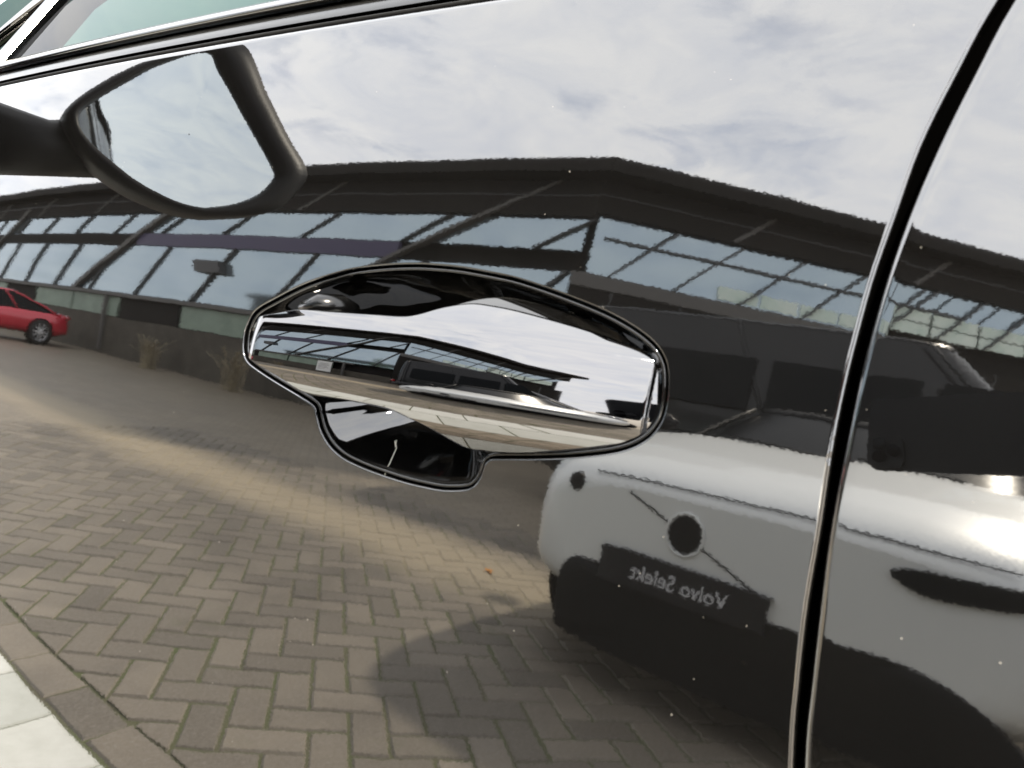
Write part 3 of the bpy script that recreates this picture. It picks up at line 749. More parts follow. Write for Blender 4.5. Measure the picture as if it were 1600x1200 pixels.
# wheels
def lathe(prof, n=40, axis='y'):
    V = []
    for r, h in prof:
        for k in range(n):
            a = 2 * math.pi * k / n; V.append((r * math.cos(a), h, r * math.sin(a)))
    return V, grid_faces(len(prof), n, False, True)
def wheel_meshes(rt, wdt):
    tp = [(rt * .68, -wdt / 2), (rt * .9, -wdt / 2), (rt * .97, -wdt / 2 + .015), (rt, -wdt / 2 + .04), (rt, wdt / 2 - .04), (rt * .97, wdt / 2 - .015), (rt * .9, wdt / 2), (rt * .68, wdt / 2)]
    V, F = lathe(tp); me1 = bpy.data.meshes.new('wheel'); me1.from_pydata(V, [], F); me1.update(); me1.materials.append(MATS['tyre']); me1.shade_smooth()
    m_ = MB(); V, F = lathe([(rt * .69, -wdt / 2 - .004), (rt * .62, -wdt / 2 + .02), (rt * .62, wdt / 2)]); m_.add(V, F)
    V, F = lathe([(.001, -wdt / 2 + .002), (rt * .14, -wdt / 2 + .004), (rt * .17, -wdt / 2 + .04)], 20); m_.add(V, F)
    for k in range(10):
        a = 2 * math.pi * k / 10 + .1 * (k % 2); c, s = math.cos(a), math.sin(a)
        h0, h1 = -wdt / 2 + .008, -wdt / 2 + .035
        wd0, wd1 = rt * .05, rt * .035
        V = []
        for rr, ww in ((rt * .12, wd0), (rt * .65, wd1)):
            for hh in (h0, h1):
                for sg in (-1, 1): V.append((rr * c - sg * ww * s, hh, rr * s + sg * ww * c))
        m_.add(V, [(0, 1, 3, 2), (4, 6, 7, 5), (0, 4, 5, 1), (2, 3, 7, 6), (0, 2, 6, 4), (1, 5, 7, 3)])
    me2 = bpy.data.meshes.new('rim'); me2.from_pydata(m_.V, [], m_.F); me2.update(); me2.materials.append(MATS['alloy'])
    m3 = MB(); V, F = lathe([(.001, 0.0), (rt * .62, 0.0)], 24); m3.add(V, F)
    me3 = bpy.data.meshes.new('brake_disc'); me3.from_pydata(m3.V, [], m3.F); me3.update(); me3.materials.append(MATS['cavity'])
    return me1, me2, me3
WM = wheel_meshes(0.345, 0.22)
WM2 = wheel_meshes(0.325, 0.20)
def add_wheel(parent, x, y, z, flip, WMs, loc_off=(0, 0, 0)):
    o = bpy.data.objects.new('wheel', WMs[0]); link(o, parent); o.location = (x - loc_off[0], y - loc_off[1], z - loc_off[2])
    if flip: o.rotation_euler = (0, 0, math.pi)
    for me, nm in ((WMs[1], 'rim'), (WMs[2], 'brake_disc')): link(bpy.data.objects.new(nm, me), o)
for x in (-1.62, 1.18):
    add_wheel(car, x, 0.30, 0.345, False, WM, OFF); add_wheel(car, x, 1.56, 0.345, True, WM, OFF)

# ---------------- door mirror (seen mirrored in the door)
mroot = empty('door_mirror'); mroot.parent = car
MC = np.array([-0.80, -0.150, 1.300])
g_out = [(-0.122, -0.019), (-0.121, -0.001), (-0.093, 0.051), (-0.064, 0.098), (-0.022, 0.143), (0.004, 0.126), (0.067, 0.077), (0.122, 0.028), (0.125, 0.005), (0.108, -0.027), (0.07, -0.056), (0.031, -0.07), (-0.027, -0.066), (-0.079, -0.049), (-0.109, -0.034)]
h_out = [(-0.129, -0.027), (-0.131, -0.003), (-0.107, 0.047), (-0.078, 0.09), (-0.017, 0.152), (0.017, 0.174), (0.073, 0.124), (0.128, 0.076), (0.164, 0.044), (0.164, 0.016), (0.139, -0.032), (0.074, -0.067), (0.025, -0.079), (-0.04, -0.075), (-0.099, -0.054)]
# first coordinate: outboard (-y), second: up
sg_, sh = catmull(g_out, 90), catmull(h_out, 90)
sh = sh.mean(0) + (sh - sh.mean(0)) * 1.035
gdir = np.array([math.sin(R(15)), -math.cos(R(15)), 0])     # outboard direction in the plane of the glass
fdir = np.array([-math.cos(R(15)), -math.sin(R(15)), 0])    # forward, away from the viewer
def mring(src, scale, fwd):
    c_ = src.mean(0); return [MC + gdir * (c_[0] + (p[0] - c_[0]) * scale) + np.array([0, 0, c_[1] + (p[1] - c_[1]) * scale]) + fdir * fwd for p in src]
rr = [mring(sg_, .99, .010), mring(sg_, 1.01, .002), mring(sg_, 1.025, -.002), mring((sg_ + sh) / 2, 1.0, -.003), mring(sh, .985, .004), mring(sh, 1.0, .014), mring(sh, 1.0, .05), mring(sh, .92, .09), mring(sh, .7, .12), mring(sh, .35, .135), mring(sh, .02, .138)]
P = np.array(rr)
mesh('mirror_housing', P.reshape(-1, 3), grid_faces(len(rr), 90, False, True), 'plastic_black', mroot, off=OFF)
gl_ = np.array([mring(sg_, 0.995, 0.009), mring(sg_, 0.5, 0.0075), mring(sg_, 0.01, 0.007)])
mesh('mirror_glass', gl_.reshape(-1, 3), grid_faces(3, 90, False, True), 'mirror_glass', mroot, off=OFF)
MB().tube([tuple(MC + gdir * -0.085 + fdir * 0.075 + np.array([0, 0, -0.025])), (-0.885, -0.03, 1.245), (-0.905, 0.05, 1.225)], [0.040, 0.034, 0.045], 14).build('mirror_stalk', 'plastic_black', mroot, True, OFF)

# ---------------- a pale scratch in the finger pocket
def cup_pt(x, z):
    v = np.array([x, z]) - cc
    a = math.atan2(v[1], v[0]); la = np.arctan2(lip[:, 1] - cc[1], lip[:, 0] - cc[0])
    k = np.argmin(np.abs((la - a + np.pi) % (2 * np.pi) - np.pi)); r_ = np.linalg.norm(v) / np.linalg.norm(lip[k] - cc)
    return (x, float(S(x, z)) + 0.0034 + 0.043 * max(0, 1 - min(r_, 1) ** 2.1) - 0.0003, z)
sp = [(-0.2402, 0.9963), (-0.2398, 0.999), (-0.242, 1.0033), (-0.245, 1.0075), (-0.2468, 1.0106), (-0.2495, 1.0128), (-0.2507, 1.0145), (-0.2513, 1.014), (-0.2478, 1.0108)]
MB().tube([cup_pt(*p) for p in sp], 0.00028, 6).build('scratch', 'scratch', door, True, OFF)

# ================================================================== BUILDING
bld = empty('showroom_building', (-4.75, -9.4, 0))
tag(bld, 'dark low showroom building with long glazed window bands and slanted posts', 'building')
BO = np.array([-4.75, -9.4, 0.0])
HB = 6.02
dL = np.array([-1.0, 0.0, 0.0]); nL = np.array([0, 1.0, 0])
dR = np.array([0.81, -0.586, 0.0]); dR /= np.linalg.norm(dR); nR = np.array([0.586, 0.81, 0]); nR /= np.linalg.norm(nR)
def fbox(m_, d, n, s0, s1, z0, z1, o0, o1, shear=0.0):
    """box on a facade: s along it, z up, o outwards; shear leans it sideways per metre of height"""
    V = []
    for s in (s0, s1):
        for o in (o0, o1):
            for z in (z0, z1):
                V.append(BO + d * (s + shear * (z - z0)) + n * o + np.array([0, 0, z]))
    m_.add(V, [(0, 1, 3, 2), (4, 6, 7, 5), (0, 4, 5, 1), (2, 3, 7, 6), (0, 2, 6, 4), (1, 5, 7, 3)]); return m_
def bpart(name, material, parent, *boxes):
    m_ = MB()
    for bx_ in boxes: fbox(m_, *bx_)
    return m_.build(name, material, parent, False, BO)
# core volume (walls behind the glazing) : one polygon prism
core = [BO + dL * 46 - nL * .35, BO + np.array([-.05, -.45, 0]), BO + dR * 9.8 - nR * .35, BO + dR * 9.8 + np.array([-12, -16, 0]), BO + dL * 46 + np.array([0, -20, 0])]
m_ = MB(); m_.prism([tuple(p) for p in core], (0, 0, 0), (0, 0, HB - .3)); m_.build('wall', 'cladding', bld, False, BO)
rfp = [BO + dL * 46.4 + nL * .45, BO + np.array([.30, .48, 0]), BO + dR * 10.1 + nR * .30, BO + dR * 10.1 + np.array([-12, -16.4, 0]), BO + dL * 46.4 + np.array([0, -20.4, 0])]
m_ = MB(); m_.prism([tuple(p + np.array([0, 0, HB - .3])) for p in rfp], (0, 0, 0), (0, 0, .3)); roofb = m_.build('roof', 'cladding', bld, False, BO)
# fascia above the windows
bpart('fascia', 'cladding', bld, (dL, nL, 0.0, 46, 4.9, HB - .3, -.35, 0.0))
bpart('fascia', 'cladding', bld, (dR, nR, 0.0, 9.8, 5.0, HB - .3, -.35, 0.0))
# panel joints of the fascia
for k in range(8):
    bpart('fascia_rib', 'post', bld, (dL, nL, 2 + k * 5.2, 2.12 + k * 5.2, 4.92, HB - .32, .002, .03, -1.6))
for k in range(3):
    bpart('fascia_rib', 'post', bld, (dR, nR, 2.4 + k * 3.4, 2.5 + k * 3.4, 5.02, HB - .32, .002, .03, 0.9))
# gutter, fascia seams and downpipes
bpart('gutter', 'cladding', bld, (dL, nL, -.1, 46, HB - .16, HB - .04, .04, .14)); bpart('gutter', 'cladding', bld, (dR, nR, -.1, 9.9, HB - .16, HB - .04, .04, .14))
bpart('fascia_seam', 'mullion', bld, (dL, nL, 0, 46, 5.36, 5.385, .001, .012)); bpart('fascia_seam', 'mullion', bld, (dR, nR, 0, 9.8, 5.40, 5.425, .001, .012))
for s in (3.4, 15.0, 27.0): bpart('downpipe', 'post', bld, (dL, nL, s, s + .10, .1, 1.95, -.02, .08))
for k in range(8): bpart('cladding_joint', 'mullion', bld, (dR, nR, .6 + k * 1.2, .63 + k * 1.2, .36, 3.42, -.088, -.07))
# left wing: upper window band, purple band, lower windows, sill, plinth
def panes(d, n, s0, s1, wdt, z0, z1, material, shear, name='window'):
    s = s0
    while s < s1 - .05:
        e = min(s + wdt, s1)
        dz = random.uniform(-.012, .012)
        bpart(name, material, bld, (d, n, s + .035, e - .035, z0, z1, -.12 + dz, -.10 + dz, shear)); s = e
def tri_pane(d, n, b0, b1, t0, t1, z0, z1):
    V = [BO + d * q + n * o + np.array([0, 0, z]) for o in (-.125, -.105) for q, z in ((b0, z0), (b1, z0), (t1, z1), (t0, z1))]
    m_ = MB(); m_.add(V, [(0, 1, 2, 3), (7, 6, 5, 4), (0, 4, 5, 1), (1, 5, 6, 2), (2, 6, 7, 3), (3, 7, 4, 0)]); m_.build('window', 'facade_glass', bld, False, BO)
tri_pane(dL, nL, .12, .95, .12, .16, 4.18, 4.75); tri_pane(dL, nL, .12, 1.55, .12, .30, 2.05, 3.72); tri_pane(dR, nR, .12, .47, .12, 1.44, 3.75, 4.95)
panes(dL, nL, 1.0, 34.0, 3.0, 4.18, 4.86, 'facade_glass', -1.5)
panes(dL, nL, 1.6, 34.6, 3.0, 2.05, 3.72, 'facade_glass', -0.8)
bpart('band', 'purple_band', bld, (dL, nL, 4.0, 14.2, 3.74, 4.14, -.13, -.03))
bpart('band', 'cladding', bld, (dL, nL, 14.2, 46, 3.74, 4.14, -.13, -.035))
for k, (s, wd) in enumerate([(7.0, .35), (17.6, .8), (29.6, .6)]):
    bpart('post', 'post', bld, (dL, nL, s, s + wd * .45, 2.0, 5.3, -.10, .06, -1.7))
for k in range(12):
    s = 1.6 + 3.0 * k
    bpart('mullion', 'mullion', bld, (dL, nL, s - .035, s + .035, 2.05, 3.72, -.11, -.02, -0.8))
for k in range(12):
    s = 1.0 + 3.0 * k
    bpart('mullion', 'mullion', bld, (dL, nL, s - .03, s + .03, 4.18, 4.86, -.11, -.02, -1.5))
bpart('sill', 'post', bld, (dL, nL, 3, 46, 1.90, 2.02, -.12, .05))
for k in range(9):
    bpart('panel', 'green_panel' if k % 3 != 2 else 'cladding', bld, (dL, nL, 4.2 + k * 3.4, 7.45 + k * 3.4, 1.22, 1.88, -.14, -.06))
bpart('plinth', 'plinth', bld, (dL, nL, 0.0, 46, 0.0, 1.2, -.2, -.05))
# vent window tilted open in the lower band
bpart('vent', 'mullion', bld, (dL, nL, 9.4, 10.5, 2.95, 3.3, -.1, .12, 0.5))
# right wing: upper glazing, clad wall below
panes(dR, nR, 0.5, 5.2, 1.15, 3.75, 4.95, 'facade_glass', 0.85)
panes(dR, nR, 5.3, 9.3, 1.0, 4.45, 5.0, 'facade_glass', 0.85)
for k in range(5):
    s = 0.5 + 1.15 * k
    bpart('mullion', 'mullion', bld, (dR, nR, s - .03, s + .03, 3.75, 4.95, -.11, -.03, 0.85))
bpart('transom', 'mullion', bld, (dR, nR, 0.3, 7.0, 4.50, 4.55, -.105, -.05))
for k in range(4):
    s = 5.5 + 1.0 * k
    bpart('mullion', 'mullion', bld, (dR, nR, s - .03, s + .03, 3.95, 5.0, -.09, -.02, 0.85))
for k in range(4):
    bpart('blind', 'lit_blind', bld, (dR, nR, 2.4 + k * .75, 3.1 + k * .75, 3.78, 4.05, -.098, -.085))
for k in range(4):
    for r in range(2):
        bpart('blind', 'lit_blind', bld, (dR, nR, 5.4 + k * 1.0, 6.34 + k * 1.0, 3.95 + r * .28, 4.2 + r * .28, -.10, -.085))
bpart('wall_panel', 'post', bld, (dR, nR, -.1, 5.2, 3.45, 3.73, -.2, -.06))
bpart('wall_panel', 'cladding', bld, (dR, nR, -.1, 9.8, 0.0, 3.44, -.2, -.09))
bpart('plinth', 'plinth', bld, (dR, nR, 0.05, 9.8, 0.0, .35, -.1, -.03))

# a pale building on the far side of the car
b2 = empty('pale_warehouse', (-14, 11, 0)); tag(b2, 'pale blue panelled warehouse standing beyond the black car', 'building')
B2O = np.array([-14, 11, 0.0])
MB().box(-40, 6, 11.2, 26, 0, 5.2).build('wall', 'cladding', b2, False, B2O)
for k in range(22):
    MB().box(-38 + k * 2, -36.06 + k * 2, 11.12, 11.19, 0.5, 4.6).build('panel', 'pale_panel', b2, False, B2O)
MB().box(-40.4, 6.4, 10.8, 26.4, 5.2, 5.5).build('roof', 'cladding', b2, False, B2O)

# ================================================================== OTHER CARS
def superring(hw, z0, z1, n=28, p=3.6):
    pts = []
    for k in range(n):
        a = 2 * math.pi * k / n; c, s = math.cos(a), math.sin(a)
        pts.append((hw * math.copysign(abs(c) ** (2 / p), c), (z0 + z1) / 2 + (z1 - z0) / 2 * math.copysign(abs(s) ** (2 / p), s)))
    return pts
def make_car(name, loc, heading, paint, roofpaint, kind='hatch', Lc=4.2, W=1.8, H=1.46, kz_=None):
    """local frame: +x forward, origin at the ground below the middle"""
    root = empty(name, loc, heading)
    h = Lc / 2; ax0, ax1 = -Lc * .305, Lc * .315
    xs = np.concatenate([np.linspace(-h, -h + .25, 7), np.linspace(-h + .3, h - .4, 40), np.linspace(h - .35, h - .08, 6), h - .08 * (1 - np.sin(np.linspace(.2, math.pi / 2, 7)))])
    def top(x):
        t_ = (x + h) / Lc
        kx = [0, .02, .06, .5, .70, .78, .92, .97, 1.0]
        kz = [.72, .90, .97, .96, .94, .93, .80, .70, .55] if kind not in ('suv', 'van') else [.8, 1.02, 1.08, 1.08, 1.06, 1.04, .98, .90, .7]
        return float(np.interp(t_, kx, kz_ or kz))
    def wid(x):
        e = max(abs(x) / h, 0); return W / 2 * (1 - .16 * max(0, (e - .72) / .28) ** 2.2)
    def bot(x):
        z = .22 + .10 * max(0, (abs(x) / h - .85) / .15)
        return z
    P = []
    for x in xs:
        e_ = max(0.0, 1 - (h - abs(x)) / .07) ; e_ = 1 - (1 - math.sqrt(max(0, 1 - e_ * e_))) * .16
        b0, t0 = bot(x), top(x); zc_ = (b0 + t0) / 2
        ring = superring(wid(x) * (.35 + .65 * e_ if e_ > .9 else e_), zc_ + (b0 - zc_) * e_, zc_ + (t0 - zc_) * e_, p=4.6); P.append([(x, y, z) for y, z in ring])
    P = np.array(P); n = P.shape[1]
    F = grid_faces(len(xs), n, False, True) + [tuple(range(n - 1, -1, -1)), tuple((len(xs) - 1) * n + k for k in range(n))]
    body = MB(); body.add(P.reshape(-1, 3), F); bo = body.build('body', paint, root, True, sharp=35)
    # greenhouse: rings in plan, from belt to roof
    xb0, xb1, xr0, xr1 = {'hatch': (-h + .12, h * .42, -h * .72, h * .0), 'van': (-h + .05, h * .86, -h * .95, h * .42), 'fastback': (-h + .10, h * .50, -h * .22, h * .10), 'suv': (-h + .10, h * .48, -h * .82, h * .12)}[kind]
    zb0 = .88 if kind not in ('suv', 'van') else 1.0
    lv_ = []
    for t_ in np.linspace(0, 1, 8):
        xa = xb0 + (xr0 - xb0) * t_ ** 1.15; xe = xb1 + (xr1 - xb1) * t_ ** 1.05; hw = W / 2 * (.93 - .19 * t_ ** 1.2); z = zb0 + (H - .06 - zb0) * t_
        ring = []
        for k in range(36):
            a = 2 * math.pi * k / 36; c, s = math.cos(a), math.sin(a); p = 5
            ring.append(((xa + xe) / 2 + (xe - xa) / 2 * math.copysign(abs(c) ** (2 / p), c), hw * math.copysign(abs(s) ** (2 / p), s), z))
        lv_.append(ring)
    G = np.array(lv_)
    mesh('glasshouse' if kind != 'van' else 'upper_body', G.reshape(-1, 3), grid_faces(8, 36, False, True), 'car_glass' if kind != 'van' else paint, root)
    top_r = G[-1]; cen = top_r.mean(0)
    RR = np.array([G[-1] + (G[-1] - cen) * .012, G[-1] * 1.0 + np.array([0, 0, .022]), cen + (top_r - cen) * .9 + np.array([0, 0, .045]), cen + (top_r - cen) * .5 + np.array([0, 0, .06]), cen + (top_r - cen) * .01 + np.array([0, 0, .062])])
    mesh('roof', RR.reshape(-1, 3), grid_faces(5, 36, False, True), roofpaint, root)
    for sgn in (-1, 1):
        for (k0, wd) in ((0.02, .03), (0.52, .035), (0.97, .045)):
            pts = []
            for ring in G:
                xa, xe = ring[:, 0].min(), ring[:, 0].max(); x = xe + (xa - xe) * (k0 * .9 + .05); pts.append((x, sgn * (ring[:, 1].max() + .002) * (.985 if k0 in (.02, .97) else 1.0), ring[0, 2]))
            MB().tube(pts, wd * .6, 6).build('pillar', roofpaint, root, True)
    WMs = WM if kind == 'van' else WM2; rt = .345 if kind == 'van' else .325
    for x in (ax0, ax1):
        for sgn in (-1, 1):
            add_wheel(root, x, sgn * (W / 2 - .055), rt, sgn > 0, WMs)
            # dark wheel arch
            V, F = lathe([(rt + .055, 0.0), (rt + .05, -.012), (.01, -.012)], 32)
            m_ = MB(); m_.add([(vx + x, sgn * (W / 2 - .009) + vy * -sgn * 1.0, vz + rt) for vx, vy, vz in V], F)
            m_.build('wheel_arch', 'cavity', root, True)
    return root, bo
def lamp(root, name, material, x, y, z, sx, sy, sz):
    bm = bmesh.new(); bmesh.ops.create_uvsphere(bm, u_segments=20, v_segments=12, radius=1)
    bmesh.ops.scale(bm, vec=(sx, sy, sz), verts=bm.verts); bmesh.ops.translate(bm, vec=(x, y, z), verts=bm.verts)
    me = bpy.data.meshes.new(name); bm.to_mesh(me); bm.free(); me.materials.append(MATS[material]); me.shade_smooth()
    return link(bpy.data.objects.new(name, me), root)
def plain_details(root, Lc, W, zf, zr):
    for sgn in (-1, 1):
        lamp(root, 'headlight', 'lamp_glass', Lc / 2 - .16, sgn * (W / 2 - .30), zf, .16, .17, .075)
        lamp(root, 'tail_light', 'red_lamp', -Lc / 2 + .08, sgn * (W / 2 - .22), zr, .09, .16, .10)
        lamp(root, 'wing_mirror', 'plastic_black', Lc * .13, sgn * (W / 2 + .08), 1.0, .06, .11, .07)
    MB().box(Lc / 2 - .10, Lc / 2 + .006, -.45, .45, .33, .52).build('grille', 'plastic_black', root)
    MB().box(-Lc / 2 - .006, -Lc / 2 + .1, -.40, .40, .33, .45).build('bumper_insert', 'plastic_black', root)
    MB().box(-Lc / 2 - .012, -Lc / 2 + .05, -.26, .26, .58, .69).build('number_plate', 'paper', root)
r_, _ = make_car('red_car', (-21.2, -6.6, 0), R(107), 'red_paint', 'red_paint', 'fastback', 4.2, 1.80, 1.46)
tag(r_, 'red fastback car standing with its tail to the dark showroom', 'car', 'cars parked in the yard'); plain_details(r_, 4.2, 1.80, .70, .84)
r_, _ = make_car('shade_van', (-0.65, -6.95, 0), 0.0, 'dark_paint', 'dark_paint', 'van', 5.2, 2.0, 2.45)  # added occluder: a dark vehicle made van-high and placed to shade the paving
tag(r_, 'tall black van added to shade the paving between the silver car and the showroom', 'van', 'cars parked in the yard'); plain_details(r_, 5.2, 2.0, .86, 1.0)
for sgn in (-1, 1):
    for (x0_, x1_, nm) in ((1.0, 1.55, 'door_window'), (-.35, .85, 'side_window'), (-1.9, -.5, 'side_window')):
        MB().prism([(x0_, sgn * .925, 1.35), (x1_ + .1 * (x1_ > 1.2), sgn * .925, 1.35), (x1_ - .12 * (x1_ > 1.2), sgn * .835, 1.95), (x0_, sgn * .835, 1.95)], (0, 0, 0), (0, .03 * sgn, 0.006)).build(nm, 'car_glass', r_)
    MB().box(-2.3, 1.9, sgn * .995 - .008, sgn * .995 + .008, .62, .66).build('rub_strip', 'plastic_black', r_)

# ---- silver car whose nose faces the black car
SL, SW = 4.3, 2.12
SX = -0.36; SYF = -2.2
scar, sbody = make_car('silver_car', (SX + SL / 2 * math.sin(R(8)), SYF - SL / 2 * math.cos(R(8)), 0), math.pi / 2 + R(8), 'silver_paint', 'plastic_black', 'hatch', SL, SW, 1.36, [.80, .95, 1.02, 1.02, 1.03, 1.02, .93, .87, .80])
tag(scar, 'silver car with dark lower bumper facing the side of the black car', 'car', 'cars parked in the yard')

def sl(wx, wz, out=0.0): return (SL / 2 + out - 0.04 * abs((SX - wx) / (SW / 2)) ** 8.0, SX - wx, wz)   # point on the nose, from world x and z
def nose_panel(name, outline, material, parent, out=0.008, depth=0.05, n=90):
    o2 = catmull(outline, n); c_ = o2.mean(0); P = []
    for sc_, ou in ((1.0, out - depth), (1.0, out - .004), (0.985, out), (0.6, out), (0.01, out)):
        for q in o2:
            p = c_ + (q - c_) * sc_; P.append(sl(p[0], p[1], ou))
    m_ = MB(); m_.add(P, grid_faces(5, n, False, True)); return m_.build(name, material, parent, True, sharp=50)
nose_panel('lower_grille', [(-1.09, .22), (-1.11, .36), (-1.06, .45), (-.95, .465), (-.7, .455), (-.36, .45), (-.05, .455), (.15, .46), (.34, .42), (.48, .33), (.56, .25), (.40, .17), (-.36, .14), (-1.02, .17)], 'plastic_black', scar)
pl = nose_panel('number_plate', [(-.915, .425), (-.917, .52), (-.905, .54), (-.6, .537), (-.27, .53), (-.258, .515), (-.258, .42), (-.27, .41), (-.6, .412), (-.9, .415)], 'plate', scar, 0.028, 0.03)
tx = bpy.data.curves.new('plate_lettering', 'FONT'); tx.body = 'Volvo Selekt'; tx.size = 0.076; tx.align_x = 'CENTER'; tx.align_y = 'CENTER'; tx.extrude = 0.001
tx.materials.append(MATS['lettering'])
tmp = bpy.data.objects.new('lettering_source', tx); COL.objects.link(tmp); bpy.context.view_layer.update()
tm = bpy.data.meshes.new_from_object(tmp.evaluated_get(bpy.context.evaluated_depsgraph_get())); bpy.data.objects.remove(tmp)
to = bpy.data.objects.new('plate_lettering', tm); link(to, pl)
to.location = (SL / 2 + 0.0305, SX + .585, .472); to.rotation_euler = (R(90), 0, R(90))
def nose_disc(name, wx, wz, r, material, parent, out, ring=False):
    P = []; n = 28
    prof = ((r, out - .05), (r, out), (r * .97, out + .002), (r * .01, out + .002)) if not ring else ((r, out - .05), (r, out + .001), (r * .95, out + .003), (r * .88, out + .001), (r * .87, out - .03))
    for rr_, ou in prof:
        for k in range(n):
            a = 2 * math.pi * k / n; x_, y_, z_ = sl(wx + rr_ * math.cos(a), wz + rr_ * math.sin(a), ou); P.append((x_, y_, z_))
    m_ = MB(); m_.add(P, grid_faces(len(prof), n, False, True)); return m_.build(name, material, parent, True, sharp=40)
tow = nose_disc('tow_cover', -.60, .648, .066, 'plastic_black', scar, .004)
nose_disc('cover_ring', -.60, .648, .078, 'silver_paint', tow, .006, True)
nose_disc('parking_sensor', -1.10, .735, .036, 'plastic_black', scar, .004)
MB().tube([sl(x, .745 - (x + .85) * .40, .001) for x in np.linspace(-.85, -.665, 8)], .004, 6).build('seam', 'cavity', scar, True)
MB().tube([sl(x, .745 - (x + .85) * .40, .001) for x in np.linspace(-.535, -.27, 8)], .004, 6).build('seam', 'cavity', scar, True)
MB().tube([sl(x, .803 - .02 * ((x - SX) / .9) ** 2, -.012) for x in np.linspace(-1.02, .42, 30)], .0035, 6).build('bonnet_seam', 'cavity', scar, True)
nose_panel('headlight', [(.085, .705), (.14, .733), (.28, .74), (.46, .745), (.47, .70), (.34, .675), (.18, .668)], 'car_glass', scar, 0.014, .06)
for sgn in (-1, 1):
    lamp(scar, 'wing_mirror', 'plastic_black', SL * .13, sgn * (SW / 2 + .08), 1.06, .06, .11, .07)
    lamp(scar, 'tail_light', 'red_lamp', -SL / 2 + .08, sgn * (SW / 2 - .22), .86, .09, .16, .10)
for k in range(2):
    MB().tube([(SL * .235 - .02 * k, -.55 + k * .62, 1.03), (SL * .215, .02 + k * .55, 1.05)], .008, 6).build('wiper', 'plastic_black', scar, True)

# ================================================================== SMALL THINGS IN THE YARD
nb = empty('notice_board', (-8.6, -8.6, 0)); tag(nb, 'white notice board on two posts before the showroom wall', 'sign')
MB().box(-.42, .42, -.02, .02, .55, 1.75).build('board', 'paper', nb)
for x in (-.38, .38): MB().box(x - .025, x + .025, -.06, -.022, 0, 1.8).build('post', 'mullion', nb)
for k, (a, b_) in enumerate([(-.25, .25), (-.32, .32), (-.32, .2), (-.32, .3), (-.32, .1)]):
    MB().box(a, b_, .021, .023, 1.5 - k * .13, 1.54 - k * .13).build('print_line', 'print_grey', nb)
def grass_plant(x, y, h_, label):
    o = MB()
    for k in range(110):
        a = random.uniform(0, 2 * math.pi); l = random.uniform(.5, 1) * h_; sp_ = random.uniform(.08, .75) * h_
        p0 = Vector((random.gauss(0, .11), random.gauss(0, .08), 0)); p2 = p0 + Vector((math.cos(a) * sp_, math.sin(a) * sp_, l)); p1 = p0 + Vector((math.cos(a) * sp_ * .25, math.sin(a) * sp_ * .25, l * .6))
        w_ = Vector((-math.sin(a), math.cos(a), 0)) * .006
        o.add([p0 - w_, p0 + w_, p1 + w_, p1 - w_, p2 + w_ * (3 if k % 5 == 0 else .3), p2 - w_ * (3 if k % 5 == 0 else .3)], [(0, 1, 2, 3), (3, 2, 4, 5)])
    ob = mesh('ornamental_grass', o.V, o.F, 'straw', smooth=False); ob.location = (x, y, 0)
    tag(ob, label, 'plant', 'ornamental grasses along the showroom')
grass_plant(-15.6, -9.05 + .3, .85, 'dry straw coloured grass clump nearer the red car')
grass_plant(-12.0, -9.05 + .3, 1.0, 'dry straw coloured grass clump nearer the notice board')

def tree(x, y, H_, label, leaves=5200, seed=1):
    rs = random.Random(seed)
    root = empty('tree', (x, y, 0)); tag(root, label, 'tree', 'trees beyond the black car')
    tr = MB(); tr.tube([(0, 0, 0), (.05, .02, H_ * .25), (0, .05, H_ * .5), (.05, 0, H_ * .85)], [.18, .14, .10, .03], 10)
    tips = []
    for k in range(16):
        a = rs.uniform(0, 2 * math.pi); z0 = rs.uniform(.28, .75) * H_; L_ = rs.uniform(.25, .4) * H_ * (1.1 - z0 / H_)
        p = [(0.02, .02, z0), (math.cos(a) * L_ * .5, math.sin(a) * L_ * .5, z0 + L_ * .35), (math.cos(a) * L_, math.sin(a) * L_, z0 + L_ * .6)]
        tr.tube(p, [.06, .04, .012], 6); tips += [Vector(p[1]), Vector(p[2]), Vector(p[2])]
    tips += [Vector((.05, 0, H_ * .85)), Vector((0, 0, H_ * .75))]
    tr.build('trunk', 'bark', root, True)
    V, F, T = [], [], []
    for k in range(leaves):
        c = rs.choice(tips); r_ = .11 * H_ * rs.random() ** .5
        d = Vector((rs.gauss(0, 1), rs.gauss(0, 1), rs.gauss(0, .8))).normalized() * r_
        p = c + d; u = Vector((rs.gauss(0, 1), rs.gauss(0, 1), rs.gauss(0, 1))).normalized(); v = u.cross(Vector((rs.gauss(0, 1), rs.gauss(0, 1), rs.gauss(0, 1)))).normalized()
        s_ = rs.uniform(.05, .11); b0 = len(V); V += [p - u * s_, p + v * s_ * .5, p + u * s_, p - v * s_ * .5]; F.append((b0, b0 + 1, b0 + 2, b0 + 3)); tn = rs.random(); T += [tn] * 4
    o = mesh('crown', V, F, 'leaf', root, smooth=False)
    at_ = o.data.attributes.new('tone', 'FLOAT', 'POINT'); at_.data.foreach_set('value', T)
tree(-7.5, 7.2, 6.0, 'small leafy tree in front of the pale warehouse, nearer the black car', seed=4)
tree(-16.5, 8.0, 7.0, 'taller leafy tree in front of the pale warehouse, far ahead of the black car', seed=9)

